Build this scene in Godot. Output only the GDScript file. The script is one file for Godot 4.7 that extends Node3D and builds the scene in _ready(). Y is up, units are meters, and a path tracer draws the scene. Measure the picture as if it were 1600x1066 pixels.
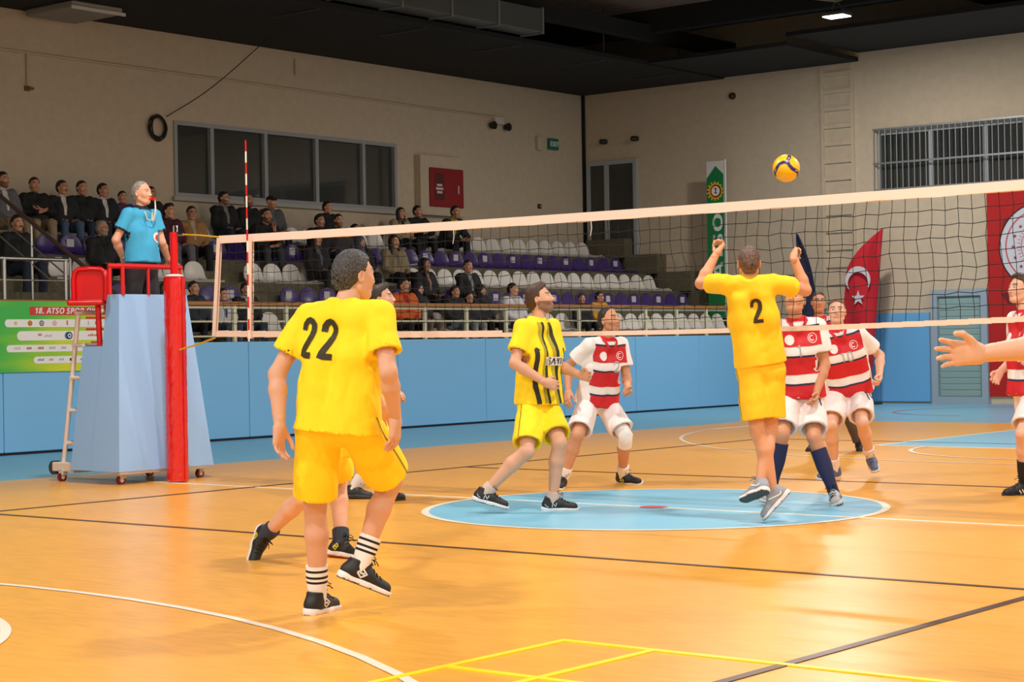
extends Node3D
# A volleyball match in a sports hall. World: x along the net, z across it (the yellow side is +z), y up, metres.
# The court is centred on the origin; the stand runs along the wall at x = -16.6, the end wall is at z = -21.4.

var M := {}
var counts := {}
var hands := {}
var hairs := {}
var shoes := {}
var noise_cloth := FastNoiseLite.new()
var noise_hair := FastNoiseLite.new()
var rng := RandomNumberGenerator.new()
const XB := -16.63
const ZB := -21.4
const EDGE := [-12.2, -13.05, -13.9, -14.75, -15.6]
const TOP := [1.5, 1.93, 2.35, 2.75, 3.12]
const DECK := 1.08


func _ready() -> void:
	rng.seed = 7
	# camera
	var cam := Camera3D.new()
	cam.name = "camera"
	cam.fov = 20.618
	cam.near = 0.1
	cam.far = 200.0
	cam.transform = Transform3D(Basis(Vector3(0.7763246, -0.01691439, -0.63010635), Vector3(0.01403884, 0.99985591, -0.00954325), Vector3(0.63017698, -0.00143731, 0.7764502)), Vector3(8.37, 1.297, 12.0295))
	add_child(cam)
	cam.current = true
	# air
	var env := Environment.new()
	env.background_mode = Environment.BG_COLOR
	env.background_color = Color.BLACK
	env.tonemap_mode = Environment.TONE_MAPPER_LINEAR
	env.tonemap_exposure = 1.0
	env.sdfgi_enabled = true
	env.ssao_enabled = true
	env.ssil_enabled = true
	var we := WorldEnvironment.new()
	we.name = "world_environment"
	we.environment = env
	add_child(we)
	materials()
	# the hall's high-bay lamps, hung under the roof in rows over the court
	for z in [-17.07, -7.0, 1.5, 10.0, 17.0]:
		for x in [-3.6, 2.8, 9.0] if z > -10.0 else [-7.81, 0.6, 9.0]:
			lamp(Vector3(x, 6.9, z))
	shell()
	court()
	stand()
	seats()
	end_wall()
	left_wall()
	roof()
	net()
	referee_stand()
	volleyball()
	flags()
	players()
	crowd()


func materials() -> void:
	noise_cloth.seed = 3
	noise_cloth.frequency = 4.2
	noise_cloth.fractal_type = FastNoiseLite.FRACTAL_RIDGED
	noise_cloth.fractal_octaves = 2
	noise_cloth.fractal_gain = 0.4
	noise_hair.seed = 5
	noise_hair.frequency = 110.0
	noise_hair.fractal_octaves = 1
	mat("skin", Color.WHITE, 0.55)
	mat("hair", Color.WHITE, 0.6)
	mat("scarf", Color.WHITE, 0.85)
	mat("cloth", Color.WHITE, 0.8)
	mat("printed", Color.WHITE, 0.6)
	mat("shoe", Color.WHITE, 0.55)
	mat("sole", Color.WHITE, 0.5)
	mat("paint", Color.WHITE, 0.55)
	mat("plastic", Color.WHITE, 0.35)
	mat("gloss", Color.WHITE, 0.14)
	mat("wet_vinyl", Color.WHITE, 0.06).metallic_specular = 0.8
	mat("steel", s8(200, 202, 205), 0.25, 1.0)
	mat("zinc", s8(150, 156, 160), 0.45, 0.7)
	mat("vinyl", Color.WHITE, 0.5)
	mat("rope", Color.WHITE, 0.9)
	grained("floor_blue", s8(122, 186, 216), 0.32, 0.10, 0.6)
	grained("floor_orange", s8(246, 176, 68), 0.3, 0.10, 0.6)
	M.floor_orange.uv1_scale = Vector3(0.22, 0.5, 1.1)
	M.floor_blue.uv1_scale = Vector3(0.22, 0.5, 1.1)
	mat("line", Color.WHITE, 0.35)
	grained("plaster", s8(200, 184, 160), 0.9, 0.05, 0.35)
	grained("concrete", s8(104, 98, 76), 0.9, 0.16, 0.7)
	mat("black", s8(16, 15, 15), 0.85)
	mat("sheet", s8(120, 100, 88), 0.55, 0.2)
	mat("duct", s8(110, 114, 112), 0.4, 0.6)
	grained("wood", s8(176, 120, 62), 0.5, 0.2, 6.0)
	var gl := mat("glass", Color(0.26, 0.27, 0.26, 0.6), 0.04)
	gl.transparency = BaseMaterial3D.TRANSPARENCY_ALPHA
	var lit := mat("lamp_glow", Color.WHITE, 0.4)
	lit.emission_enabled = true
	lit.emission = Color(1.0, 0.97, 0.92)
	lit.emission_energy_multiplier = 6.0


# a plain colour with a grain of lighter and darker flecks
func grained(key: String, col: Color, rough: float, depth: float, size: float) -> void:
	var m := mat(key, col, rough)
	var nz := FastNoiseLite.new()
	nz.seed = hash(key) % 1000
	nz.noise_type = FastNoiseLite.TYPE_SIMPLEX
	nz.frequency = 0.02
	nz.fractal_octaves = 5
	nz.fractal_gain = 0.6
	var tx := NoiseTexture2D.new()
	tx.width = 512
	tx.height = 512
	tx.seamless = true
	tx.noise = nz
	var ramp := Gradient.new()
	ramp.set_color(0, Color(1, 1, 1) * (1.0 - depth) + Color(0, 0, 0, depth))
	ramp.set_color(1, Color.WHITE)
	tx.color_ramp = ramp
	m.albedo_texture = tx
	m.uv1_triplanar = true
	m.uv1_world_triplanar = true
	m.uv1_scale = Vector3(size, size, size)


func lamp(p: Vector3) -> void:
	var o := thing("high_bay_lamp", "flat white LED high-bay lamp hanging under the black roof", "lamp", p, "high-bay lamps of the hall")
	var g := Geo.new()
	g.rbox(Vector3(-0.22, 0.03, -0.17), Vector3(0.22, 0.1, 0.17), 0.02, rgb(70, 72, 74))
	for k in 5:
		g.box(Vector3(-0.16 + k * 0.075, 0.1, -0.13), Vector3(-0.145 + k * 0.075, 0.15, 0.13), rgb(70, 72, 74))
	part("housing", g, M.paint, o)
	g = Geo.new()
	g.box(Vector3(-0.2, 0.015, -0.15), Vector3(0.2, 0.031, 0.15))
	part("diffuser", g, M.lamp_glow, o)
	g = Geo.new()
	g.tube([Vector3(-0.15, 0.12, 0), Vector3(0, 0.3, 0)], 0.008, rgb(90, 90, 90), 6)
	g.tube([Vector3(0.15, 0.12, 0), Vector3(0, 0.3, 0)], 0.008, rgb(90, 90, 90), 6)
	g.tube([Vector3(0, 0.3, 0), Vector3(0, 0.72, 0)], 0.008, rgb(90, 90, 90), 6)
	part("hanger", g, M.paint, o)
	var l := AreaLight3D.new()
	l.name = "lamp_light"
	l.area_size = Vector2(0.5, 0.4)
	l.light_energy = LAMP
	l.light_color = Color(1.0, 0.97, 0.945)
	l.area_range = 60.0
	l.shadow_enabled = true
	l.rotation_degrees.x = -90
	l.position.y = 0.005
	o.add_child(l)


const LAMP := 33.5


func slab(called: String, lo: Vector3, hi: Vector3, m: Material, parent: Node, col := Color.WHITE) -> MeshInstance3D:
	var g := Geo.new()
	g.box(lo, hi, col)
	return part(called, g, m, parent)


func shell() -> void:
	# floor, walls and their openings
	var f := struct("floor", "blue and orange sports hall floor with court lines", "floor")
	slab("floor_slab", Vector3(XB - 0.3, -0.3, ZB - 0.3), Vector3(12.3, 0, 21.7), M.floor_blue, f)
	slab("court_surface", Vector3(-7.5, 0, -14), Vector3(7.5, 0.003, 14), M.floor_orange, f)
	var w := struct("wall_right", "plain beige plastered side wall of the hall", "wall")
	slab("wall_slab", Vector3(12.0, 0, ZB - 0.3), Vector3(12.3, 8.0, 21.7), M.plaster, w)
	w = struct("wall_front", "plain beige plastered end wall behind the yellow side", "wall")
	slab("wall_slab", Vector3(XB - 0.3, 0, 21.4), Vector3(12.0, 8.0, 21.7), M.plaster, w)
	# wall behind the stand, with the opening of its long window
	w = struct("wall_left", "beige plastered wall behind the stand with a long window", "wall")
	var z0 := -15.24
	var z1 := -9.55
	slab("wall_slab", Vector3(XB - 0.3, 0, z1), Vector3(XB, 8.0, 21.4), M.plaster, w)
	slab("wall_slab", Vector3(XB - 0.3, 0, ZB), Vector3(XB, 8.0, z0), M.plaster, w)
	slab("wall_slab", Vector3(XB - 0.3, 0, z0), Vector3(XB, 3.95, z1), M.plaster, w)
	slab("wall_slab", Vector3(XB - 0.3, 5.27, z0), Vector3(XB, 8.0, z1), M.plaster, w)
	var rm := struct("wall_office", "dim room behind the long window of the stand", "room")
	slab("back_wall", Vector3(XB - 3.3, 2.9, z0 - 0.5), Vector3(XB - 3.2, 6.2, z1 + 0.5), M.plaster, rm)
	slab("side_wall", Vector3(XB - 3.2, 2.9, z1 + 0.4), Vector3(XB - 0.3, 6.2, z1 + 0.5), M.plaster, rm)
	slab("side_wall", Vector3(XB - 3.2, 2.9, z0 - 0.5), Vector3(XB - 0.3, 6.2, z0 - 0.4), M.plaster, rm)
	slab("room_floor", Vector3(XB - 3.3, 2.8, z0 - 0.5), Vector3(XB - 0.3, 2.9, z1 + 0.5), M.concrete, rm)
	slab("room_ceiling", Vector3(XB - 3.3, 6.2, z0 - 0.5), Vector3(XB - 0.3, 6.3, z1 + 0.5), M.plaster, rm)
	# end wall with the opening of its barred window
	w = struct("wall_back", "beige plastered end wall with a barred window and doors", "wall")
	slab("wall_slab", Vector3(XB - 0.3, 0, ZB - 0.3), Vector3(12.0, 4.18, ZB), M.plaster, w)
	slab("wall_slab", Vector3(XB - 0.3, 5.36, ZB - 0.3), Vector3(12.0, 8.0, ZB), M.plaster, w)
	slab("wall_slab", Vector3(XB - 0.3, 4.18, ZB - 0.3), Vector3(-9.38, 5.36, ZB), M.plaster, w)
	slab("wall_slab", Vector3(-2.0, 4.18, ZB - 0.3), Vector3(12.0, 5.36, ZB), M.plaster, w)
	slab("recess", Vector3(-9.9, 3.9, ZB - 1.6), Vector3(-1.6, 5.7, ZB - 1.5), M.plaster, w)
	slab("recess", Vector3(-9.9, 5.5, ZB - 1.5), Vector3(-1.6, 5.7, ZB - 0.3), M.plaster, w)
	slab("recess", Vector3(-9.9, 3.9, ZB - 1.5), Vector3(-1.6, 4.0, ZB - 0.3), M.plaster, w)
	for x in [-9.95, -1.6]:
		slab("recess", Vector3(x, 3.9, ZB - 1.6), Vector3(x + 0.05, 5.7, ZB - 0.3), M.plaster, w)
	# low padded wall in front of the stand, made of separate pads
	w = struct("wall_stand", "low wall in front of the stand covered with blue pads", "wall")
	slab("wall_slab", Vector3(-11.75, 0, ZB), Vector3(-11.46, 1.33, 8.0), M.plaster, w)
	var z := -6.37
	var cuts := [8.0, 5.9, 3.8, 1.7, -0.4, -2.2, -4.28, -6.37, -9.51, -11.64, -13.75, -15.9, -18.0, -20.1, ZB + 0.02]
	for k in cuts.size() - 1:
		var g := Geo.new()
		g.rbox(Vector3(-11.46, 0.03, cuts[k + 1] + 0.004), Vector3(-11.4, 1.39, cuts[k] - 0.004), 0.012, rgb(122, 184, 226))
		part("wall_pad", g, M.vinyl, w)
	slab("pad_edge", Vector3(-11.47, 0.0, ZB), Vector3(-11.41, 0.03, 8.0), M.black, w)
	# pads of the end wall
	w = struct("wall_back_pads", "blue wall pads along the foot of the end wall", "wall pad")
	var xs := [-11.4, -10.4, -9.35, -8.27]
	for k in 3:
		var g := Geo.new()
		g.rbox(Vector3(xs[k] + 0.004, 0.03, ZB), Vector3(xs[k + 1] - 0.004, 1.77, ZB + 0.06), 0.012, rgb(104, 170, 220))
		part("wall_pad", g, M.vinyl, w)


func strip(lo: Vector2, hi: Vector2, y: float, col: Color, f: Node, called := "court_line") -> void:
	slab(called, Vector3(minf(lo.x, hi.x), 0.001, minf(lo.y, hi.y)), Vector3(maxf(lo.x, hi.x), y, maxf(lo.y, hi.y)), M.line, f, col)


func arc(c: Vector2, r0: float, r1: float, a0: float, a1: float, y: float, col: Color, f: Node, called := "court_line") -> void:
	var g := Geo.new()
	var m := maxi(8, int(absf(a1 - a0) / 4.0))
	for k in m:
		var p := deg_to_rad(lerpf(a0, a1, float(k) / m))
		var q := deg_to_rad(lerpf(a0, a1, float(k + 1) / m))
		var d := Vector2(cos(p), sin(p))
		var e := Vector2(cos(q), sin(q))
		var pts := []
		for v in [c + d * r0, c + d * r1, c + e * r1, c + e * r0]:
			pts.append(Vector3(v.x, y, v.y))
		pts.reverse()
		if r0 <= 0.0:
			pts.remove_at(0)
		g.poly(pts, col, Vector3.UP)
	part(called, g, M.line, f)


func court() -> void:
	var f := get_node("floor")
	var wh := rgb(236, 226, 206)
	var bk := rgb(74, 52, 44)
	var ye := rgb(250, 222, 30)
	var bl := rgb(128, 192, 218)
	# basketball: keys, circle, arcs
	for s in [-1.0, 1.0]:
		strip(Vector2(-2.45, s * 14.0), Vector2(2.45, s * 8.2), 0.0045, bl, f, "key_area")
		for x in [-2.45, 2.45]:
			strip(Vector2(x - 0.025, s * 14.0), Vector2(x + 0.025, s * 8.2), 0.006, wh, f)
		strip(Vector2(-2.45, s * 8.2 - 0.025), Vector2(2.45, s * 8.2 + 0.025), 0.0065, wh, f)
		arc(Vector2(0, s * 8.2), 1.75, 1.8, 0 if s < 0 else 180, 180 if s < 0 else 360, 0.0066, wh, f)
		arc(Vector2(0, s * 12.425), 6.7, 6.75, 12 if s < 0 else 192, 168 if s < 0 else 348, 0.006, wh, f)
		for x in [-6.6, 6.6]:
			strip(Vector2(x - 0.025, s * 14.0), Vector2(x + 0.025, s * 11.02), 0.006, wh, f)
	arc(Vector2.ZERO, 0.0, 1.76, 0, 360, 0.0045, bl, f, "centre_circle")
	arc(Vector2.ZERO, 1.75, 1.81, 0, 360, 0.006, wh, f)
	strip(Vector2(-7.5, -0.025), Vector2(7.5, 0.025), 0.0065, wh, f)
	arc(Vector2.ZERO, 0.0, 0.11, 0, 360, 0.0075, rgb(214, 80, 96), f, "centre_spot")
	arc(Vector2(-5.2, -18.2), 1.95, 2.0, 90, 300, 0.004, rgb(196, 96, 110), f)
	# volleyball
	for x in [-4.5, 4.5]:
		strip(Vector2(x - 0.025, -9), Vector2(x + 0.025, 9), 0.0072, bk, f)
	for z in [-9.0, -3.0, 3.0, 9.0]:
		strip(Vector2(-4.5, z - 0.022), Vector2(4.5, z + 0.022), 0.007, bk, f)
	# badminton
	for x in [3.4, 3.87, 9.03, 9.5]:
		strip(Vector2(x - 0.02, 5.56), Vector2(x + 0.02, 18.98), 0.0085, ye, f)
	for z in [5.58, 6.36]:
		strip(Vector2(3.4, z - 0.02), Vector2(9.5, z + 0.02), 0.0083, ye, f)


func stand() -> void:
	var o := struct("bleachers", "stepped dark concrete stand of five rows", "bleachers")
	var zf := 6.0
	slab("deck", Vector3(EDGE[0], 0, ZB), Vector3(-11.75, DECK, zf), M.concrete, o)
	for k in 5:
		var x1: float = EDGE[k]
		var x0: float = EDGE[k + 1] if k < 4 else XB
		slab("step", Vector3(x0, 0, ZB), Vector3(x1, TOP[k], zf), M.concrete, o)
	# end parapet in steps against the end wall
	for k in 5:
		var x0: float = EDGE[k + 1] if k < 4 else XB
		slab("parapet", Vector3(x0 + 0.3, TOP[k], ZB), Vector3(EDGE[k] + 0.3, TOP[k] + 0.42, ZB + 0.35), M.concrete, o)
	# aisles: half steps between the seat blocks
	for az in [[-9.15, -8.2], [-4.9, -3.7]]:
		for k in 5:
			var y0: float = DECK if k == 0 else TOP[k - 1]
			slab("half_step", Vector3(EDGE[k], y0, az[0]), Vector3(EDGE[k] + 0.3, (y0 + TOP[k]) * 0.5, az[1]), M.concrete, o)
	# railing on the padded wall
	var r := thing("stand_railing", "cream steel railing with a brown wooden handrail on the blue padded wall", "railing", Vector3(-11.55, 1.33, 0))
	var cream := rgb(206, 200, 170)
	var g := Geo.new()
	g.rbox(Vector3(-0.05, 0.575, -19.6), Vector3(0.05, 0.635, 7.9), 0.015)
	part("handrail", g, M.wood, r)
	for y in [0.14, 0.35, 0.55]:
		g = Geo.new()
		g.tube([Vector3(0, y, -19.55), Vector3(0, y, 7.9)], 0.014 if y < 0.5 else 0.02, cream, 8)
		part("rail", g, M.paint, r)
	var z := -19.5
	while z < 7.9:
		g = Geo.new()
		g.rbox(Vector3(-0.025, 0, z - 0.03), Vector3(0.025, 0.58, z + 0.03), 0.006, cream)
		g.rbox(Vector3(-0.05, 0, z - 0.06), Vector3(0.05, 0.02, z + 0.06), 0.005, cream)
		part("post", g, M.paint, r)
		z += 1.02
	# bright steel rail at the foot of the aisle
	var c := thing("steel_guard_rail", "polished steel guard rail standing on the deck above the green banner", "railing", Vector3(-11.9, DECK, 0))
	g = Geo.new()
	g.tube([Vector3(0, 1.43, 0.4), Vector3(0, 1.43, -3.6)], 0.026, Color.WHITE, 12)
	part("top_rail", g, M.steel, c)
	for y in [0.72, 1.1]:
		g = Geo.new()
		g.tube([Vector3(0, y + 0.05, 0.4), Vector3(0, y + 0.05, -3.58)], 0.011, Color.WHITE, 8)
		part("rail", g, M.steel, c)
	for zz in [-0.6, -1.6, -2.6, -3.57]:
		g = Geo.new()
		g.tube([Vector3(0, 0, zz), Vector3(0, 1.43, zz)], 0.026, Color.WHITE, 12)
		part("post", g, M.steel, c)
	# sloping handrail up the aisle
	var h := thing("aisle_handrail", "dark sloping handrail on thin steel posts climbing the aisle", "railing", Vector3(-12.0, DECK, -4.15))
	g = Geo.new()
	g.tube([Vector3(0.5, 0.93, 0), Vector3(-3.4, 3.2, 0)], 0.03, rgb(88, 68, 56), 10)
	part("handrail", g, M.paint, h)
	for q in 2:
		g = Geo.new()
		g.tube([Vector3(0.3, 0.72 - q * 0.26, 0), Vector3(-3.4, 2.87 - q * 0.26, 0)], 0.012, rgb(120, 110, 100), 8)
		part("rail", g, M.paint, h)
	for x in [0.3, -0.55, -1.4, -2.3, -3.2]:
		var y := 0.0
		for k in 5:
			if -12.0 + x < EDGE[k]:
				y = TOP[k] - DECK
		g = Geo.new()
		g.tube([Vector3(x, y, 0), Vector3(x, 0.93 + (0.5 - x) * 0.582, 0)], 0.02, Color.WHITE, 10)
		part("post", g, M.steel, h)
	var bt := thing("aisle_barrier", "short post with a dark red belt beside the aisle", "barrier", Vector3(-12.1, DECK, -3.9))
	g = Geo.new()
	g.tube([Vector3.ZERO, Vector3(0, 1.3, 0)], 0.022, rgb(110, 100, 96), 10)
	g.tube([Vector3(0, 0, -0.42), Vector3(0, 1.3, -0.42)], 0.022, rgb(110, 100, 96), 10)
	part("post", g, M.paint, bt)
	g = Geo.new()
	g.box(Vector3(-0.004, 1.15, -0.42), Vector3(0.004, 1.22, 0.0), rgb(120, 20, 26))
	part("belt", g, M.cloth, bt)


func seat_mesh(col: Color) -> ArrayMesh:
	# moulded shell: the front edge at x = 0, the back towards -x, z across; a closed sheet 14 mm thick
	var g := Geo.new()
	var prof := [Vector2(0.0, 0.045), Vector2(-0.02, 0.062), Vector2(-0.1, 0.055), Vector2(-0.24, 0.05), Vector2(-0.32, 0.06), Vector2(-0.365, 0.11), Vector2(-0.385, 0.19), Vector2(-0.40, 0.27), Vector2(-0.405, 0.32), Vector2(-0.408, 0.345)]
	var half := [0.205, 0.21, 0.212, 0.212, 0.212, 0.212, 0.205, 0.175, 0.115, 0.04]
	var rows := []
	for side in 2:
		var b := g.v.size()
		for k in prof.size():
			var d: Vector2 = (prof[mini(k + 1, 9)] - prof[maxi(k - 1, 0)]).normalized()
			var nn := Vector2(d.y, -d.x)
			for q in 9:
				var t := q / 4.0 - 1.0
				var dish := 0.02 * (1.0 - t * t)
				var p: Vector2 = prof[k] - nn * (dish * (-1.0)) * 0.0 - nn * dish - (nn * 0.014 if side else Vector2.ZERO)
				g.v.append(Vector3(p.x, p.y, t * half[k]))
				g.n.append(Vector3(nn.x, nn.y, -t * 0.3).normalized() * (-1.0 if side else 1.0))
				g.c.append(col)
		rows.append(b)
		for k in 9:
			for q in 8:
				var a: int = b + k * 9 + q
				if side:
					g.i.append_array([a, a + 9, a + 1, a + 1, a + 9, a + 10])
				else:
					g.i.append_array([a, a + 1, a + 9, a + 1, a + 10, a + 9])
	var ring := []
	for q in 9:
		ring.append(q)
	for k in range(1, 10):
		ring.append(k * 9 + 8)
	for q in range(7, -1, -1):
		ring.append(81 + q)
	for k in range(8, 0, -1):
		ring.append(k * 9)
	for k in ring.size():
		var a: int = ring[k]
		var e: int = ring[(k + 1) % ring.size()]
		g.poly([g.v[a], g.v[e], g.v[90 + e], g.v[90 + a]], col)
	return g.mesh()


var taken := []


func seats() -> void:
	var white := seat_mesh(rgb(214, 210, 202))
	var purple := seat_mesh(rgb(60, 40, 106))
	var plate := Geo.new()
	plate.box(Vector3(-0.408, 0.16, -0.07), Vector3(-0.396, 0.28, 0.07), rgb(196, 192, 190))
	var plm := plate.mesh()
	var names := ["front", "second", "third", "fourth", "top"]
	var o := get_node("bleachers")
	for k in 5:
		var pur := k % 2 == 1
		for blk in [[-20.75, -9.2], [-8.15, -4.95], [-3.6, -1.4]]:
			var z: float = blk[0]
			if blk[0] < -20.0 and k == 4:
				z = -20.7
			var n := 0
			var zz := z
			while zz < blk[1] - 0.2:
				var plated := pur and n % 2 == 0
				var block: String = "block by the end wall" if blk[0] < -20.0 else ("between the two aisles" if blk[0] < -6.0 else "beyond the sloping handrail")
				var label := "%s shell seat%s, %s row, %s" % ["purple" if pur else "white", " with white number plate" if plated else "", names[k], block]
				var mm := purple if pur else white
				if k == 3 and absf(zz + 13.6) < 0.25:
					label = "single white shell seat among the purple seats of the fourth row"
					mm = white
				var s := inst(numbered("stadium_seat"), mm, M.plastic, self, Transform3D(Basis(), Vector3(EDGE[k] - 0.02, TOP[k], zz + 0.22)))
				tag(s, label, "seat", "" if label.begins_with("single") else "%s %sseats of the %s row %s" % ["purple" if pur else "white", "numbered " if plated else "", names[k], block])
				if plated and mm == purple:
					inst("number_plate", plm, M.printed, s)
				zz += 0.436
				n += 1
			var g := Geo.new()
			g.box(Vector3(EDGE[k] - 0.3, TOP[k], z - 0.1), Vector3(EDGE[k] - 0.05, TOP[k] + 0.035, zz + 0.1), rgb(180, 176, 170) if not pur else rgb(60, 44, 90))
			part("seat_rail", g, M.paint, o)


func frame(lo: Vector3, hi: Vector3, ax: int, w: float, col: Color) -> Geo:
	# a rectangular frame in the plane across axis ax
	var g := Geo.new()
	var u := (ax + 1) % 3 if ax == 0 else 0
	var y0 := lo.y
	var y1 := hi.y
	var h := 2 if ax == 0 else 0
	for e in 2:
		var a := lo
		var b := hi
		if e == 0:
			b.y = y0 + w
		else:
			a.y = y1 - w
		g.box(a, b, col)
		a = lo
		b = hi
		a.y = y0 + w
		b.y = y1 - w
		if e == 0:
			b[h] = lo[h] + w
		else:
			a[h] = hi[h] - w
		g.box(a, b, col)
	return g


func left_wall() -> void:
	# long window
	var o := struct("window_1", "long grey-framed window of dark glass above the stand", "window")
	var z0 := -15.24
	var z1 := -9.55
	var grey := rgb(150, 152, 154)
	part("window_frame", frame(Vector3(XB - 0.12, 3.95, z0), Vector3(XB + 0.03, 5.27, z1), 0, 0.07, grey), M.paint, o)
	var cuts := [z1, -10.43, -11.73, -13.04, -14.31, z0]
	for k in 5:
		slab("pane", Vector3(XB - 0.07, 4.02, cuts[k + 1] + 0.02), Vector3(XB - 0.055, 5.2, cuts[k] - 0.02), M.glass, o)
		if k:
			slab("mullion", Vector3(XB - 0.12, 4.02, cuts[k] - 0.04), Vector3(XB + 0.02, 5.2, cuts[k] + 0.04), M.paint, o, grey)
	slab("window_sill", Vector3(XB - 0.02, 3.88, z0 - 0.05), Vector3(XB + 0.07, 3.95, z1 + 0.05), M.paint, o, rgb(170, 166, 156))
	# fire hose cabinet on its boxed-out panel
	var c := thing("fire_hose_cabinet", "dark red fire hose cabinet in a beige boxed panel on the wall", "cabinet", Vector3(XB, 3.9, -16.45))
	slab("boxing", Vector3(0, 0, -0.67), Vector3(0.16, 1.19, 0.67), M.plaster, c)
	var g := Geo.new()
	g.rbox(Vector3(0.16, 0.17, -0.6), Vector3(0.2, 0.95, 0.42), 0.01, rgb(140, 16, 22))
	part("cabinet_door", g, M.paint, c)
	slab("window_panel", Vector3(0.2, 0.3, 0.0), Vector3(0.204, 0.85, 0.3), M.paint, c, rgb(90, 30, 30))
	g = Geo.new()
	for ln in [[0.0, 0.07], [0.09, 0.05], [-0.09, 0.05]]:
		g.box(Vector3(0.205, 0.53 + ln[0] * 0.8 - 0.02, 0.15 - ln[1] * 1.6), Vector3(0.207, 0.53 + ln[0] * 0.8 + 0.025, 0.15 + ln[1] * 1.6), rgb(220, 190, 190))
	part("emblem", g, M.printed, c)
	g = Geo.new()
	g.rbox(Vector3(0.2, 0.45, -0.44), Vector3(0.22, 0.62, -0.41), 0.004, rgb(200, 190, 190))
	part("handle", g, M.paint, c)
	# cable coil with its cable up to the roof
	var k := thing("cable_coil", "dark coil of cable hung on the wall beside the long window", "cable", Vector3(XB + 0.06, 5.11, -9.16))
	g = Geo.new()
	for t in 6:
		var pts := []
		for q in 25:
			var a := TAU * q / 24.0
			var r := 0.175 + 0.018 * sin(t * 2.3) + 0.01 * sin(a * 3.0 + t)
			pts.append(Vector3(-0.03 + 0.012 * t, r * 1.12 * sin(a) + 0.012 * cos(t * 3.0), r * cos(a)))
		g.tube(pts, 0.012, rgb(44, 40, 38), 6, -1.0, false)
	part("coil", g, M.rope, k)
	g = Geo.new()
	var cp := []
	for q in 13:
		var t := q / 12.0
		cp.append(Vector3(0.02 + 2.2 * t * t, 0.2 + 1.42 * t - 0.28 * sin(PI * t) * 0.6, -0.18 - 0.72 * t - 0.25 * sin(PI * t)))
	g.tube(cp, 0.009, rgb(44, 40, 38), 6)
	part("hanging_cable", g, M.rope, k)
	# pipe along the wall
	var p := thing("wall_conduit", "thin cream conduit running along the wall behind the stand", "pipe", Vector3(XB, 6.1, 0))
	g = Geo.new()
	g.tube([Vector3(0.03, 0.05, 2.0), Vector3(0.03, -0.05, -18.3)], 0.02, rgb(196, 180, 156), 8)
	part("pipe", g, M.paint, p)
	for zz in [-6.5, -12.5]:
		g = Geo.new()
		g.tube([Vector3(0.03, 0.55 if zz < -10.0 else 0.02, zz), Vector3(0.03, 0.25 if zz < -10.0 else -0.52, zz)], 0.016, rgb(196, 180, 156), 8)
		part("branch", g, M.paint, p)
	var sw := thing("wall_outlet", "small brass outlet at the end of the conduit branch", "outlet", Vector3(XB, 5.53, -6.5))
	g = Geo.new()
	g.rbox(Vector3(0, -0.04, -0.05), Vector3(0.05, 0.04, 0.05), 0.01, rgb(120, 90, 60))
	g.rbox(Vector3(0.05, -0.02, -0.09), Vector3(0.09, 0.02, 0.02), 0.008, rgb(110, 84, 58))
	part("outlet_body", g, M.paint, sw)
	# twin-head emergency light
	var e := thing("emergency_light", "white emergency light with two round black heads on the stand wall", "lamp", Vector3(XB, 5.88, -18.38))
	g = Geo.new()
	g.rbox(Vector3(0, 0.02, -0.16), Vector3(0.1, 0.18, 0.16), 0.015, rgb(206, 196, 180))
	part("battery_box", g, M.paint, e)
	for s in [-1.0, 1.0]:
		g = Geo.new()
		g.lathe([Vector2(0.0, 0), Vector2(0.06, 0.0), Vector2(0.085, 0.08), Vector2(0.085, 0.1), Vector2(0.06, 0.1), Vector2(0.0, 0.085)], rgb(20, 20, 22), 18)
		var hd := part("lamp_head", g, M.paint, e)
		hd.transform = Transform3D(Basis(Vector3(0, 0, 1), -PI / 2.0), Vector3(0.05, -0.02, s * 0.24))
	# exit sign
	var x := thing("exit_sign", "small green exit sign on a bracket near the room corner", "sign", Vector3(XB + 0.02, 5.5, -20.25))
	g = Geo.new()
	g.rbox(Vector3(0, 0, -0.16), Vector3(0.06, 0.24, 0.16), 0.01, rgb(30, 110, 90))
	part("sign_box", g, M.paint, x)
	text("sign_text", "EXIT", 0.14, mat("sign_white", s8(225, 235, 230), 0.5), x, Transform3D(Basis(Vector3.UP, PI / 2.0), Vector3(0.064, 0.12, 0)))
	var pr := thing("alarm_siren", "small cream alarm box beside the exit sign", "alarm", Vector3(XB, 5.45, -19.75))
	g = Geo.new()
	g.rbox(Vector3(0, 0, -0.07), Vector3(0.1, 0.3, 0.07), 0.02, rgb(190, 184, 170))
	part("alarm_case", g, M.paint, pr)
	var bt := thing("call_point", "small dark push-button box low on the stand wall", "switch", Vector3(XB, 4.2, -19.77))
	g = Geo.new()
	g.rbox(Vector3(0, 0, -0.05), Vector3(0.04, 0.1, 0.05), 0.008, rgb(50, 40, 36))
	g.rbox(Vector3(0.04, 0.03, -0.02), Vector3(0.05, 0.07, 0.02), 0.004, rgb(150, 140, 130))
	part("switch_body", g, M.paint, bt)


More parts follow.
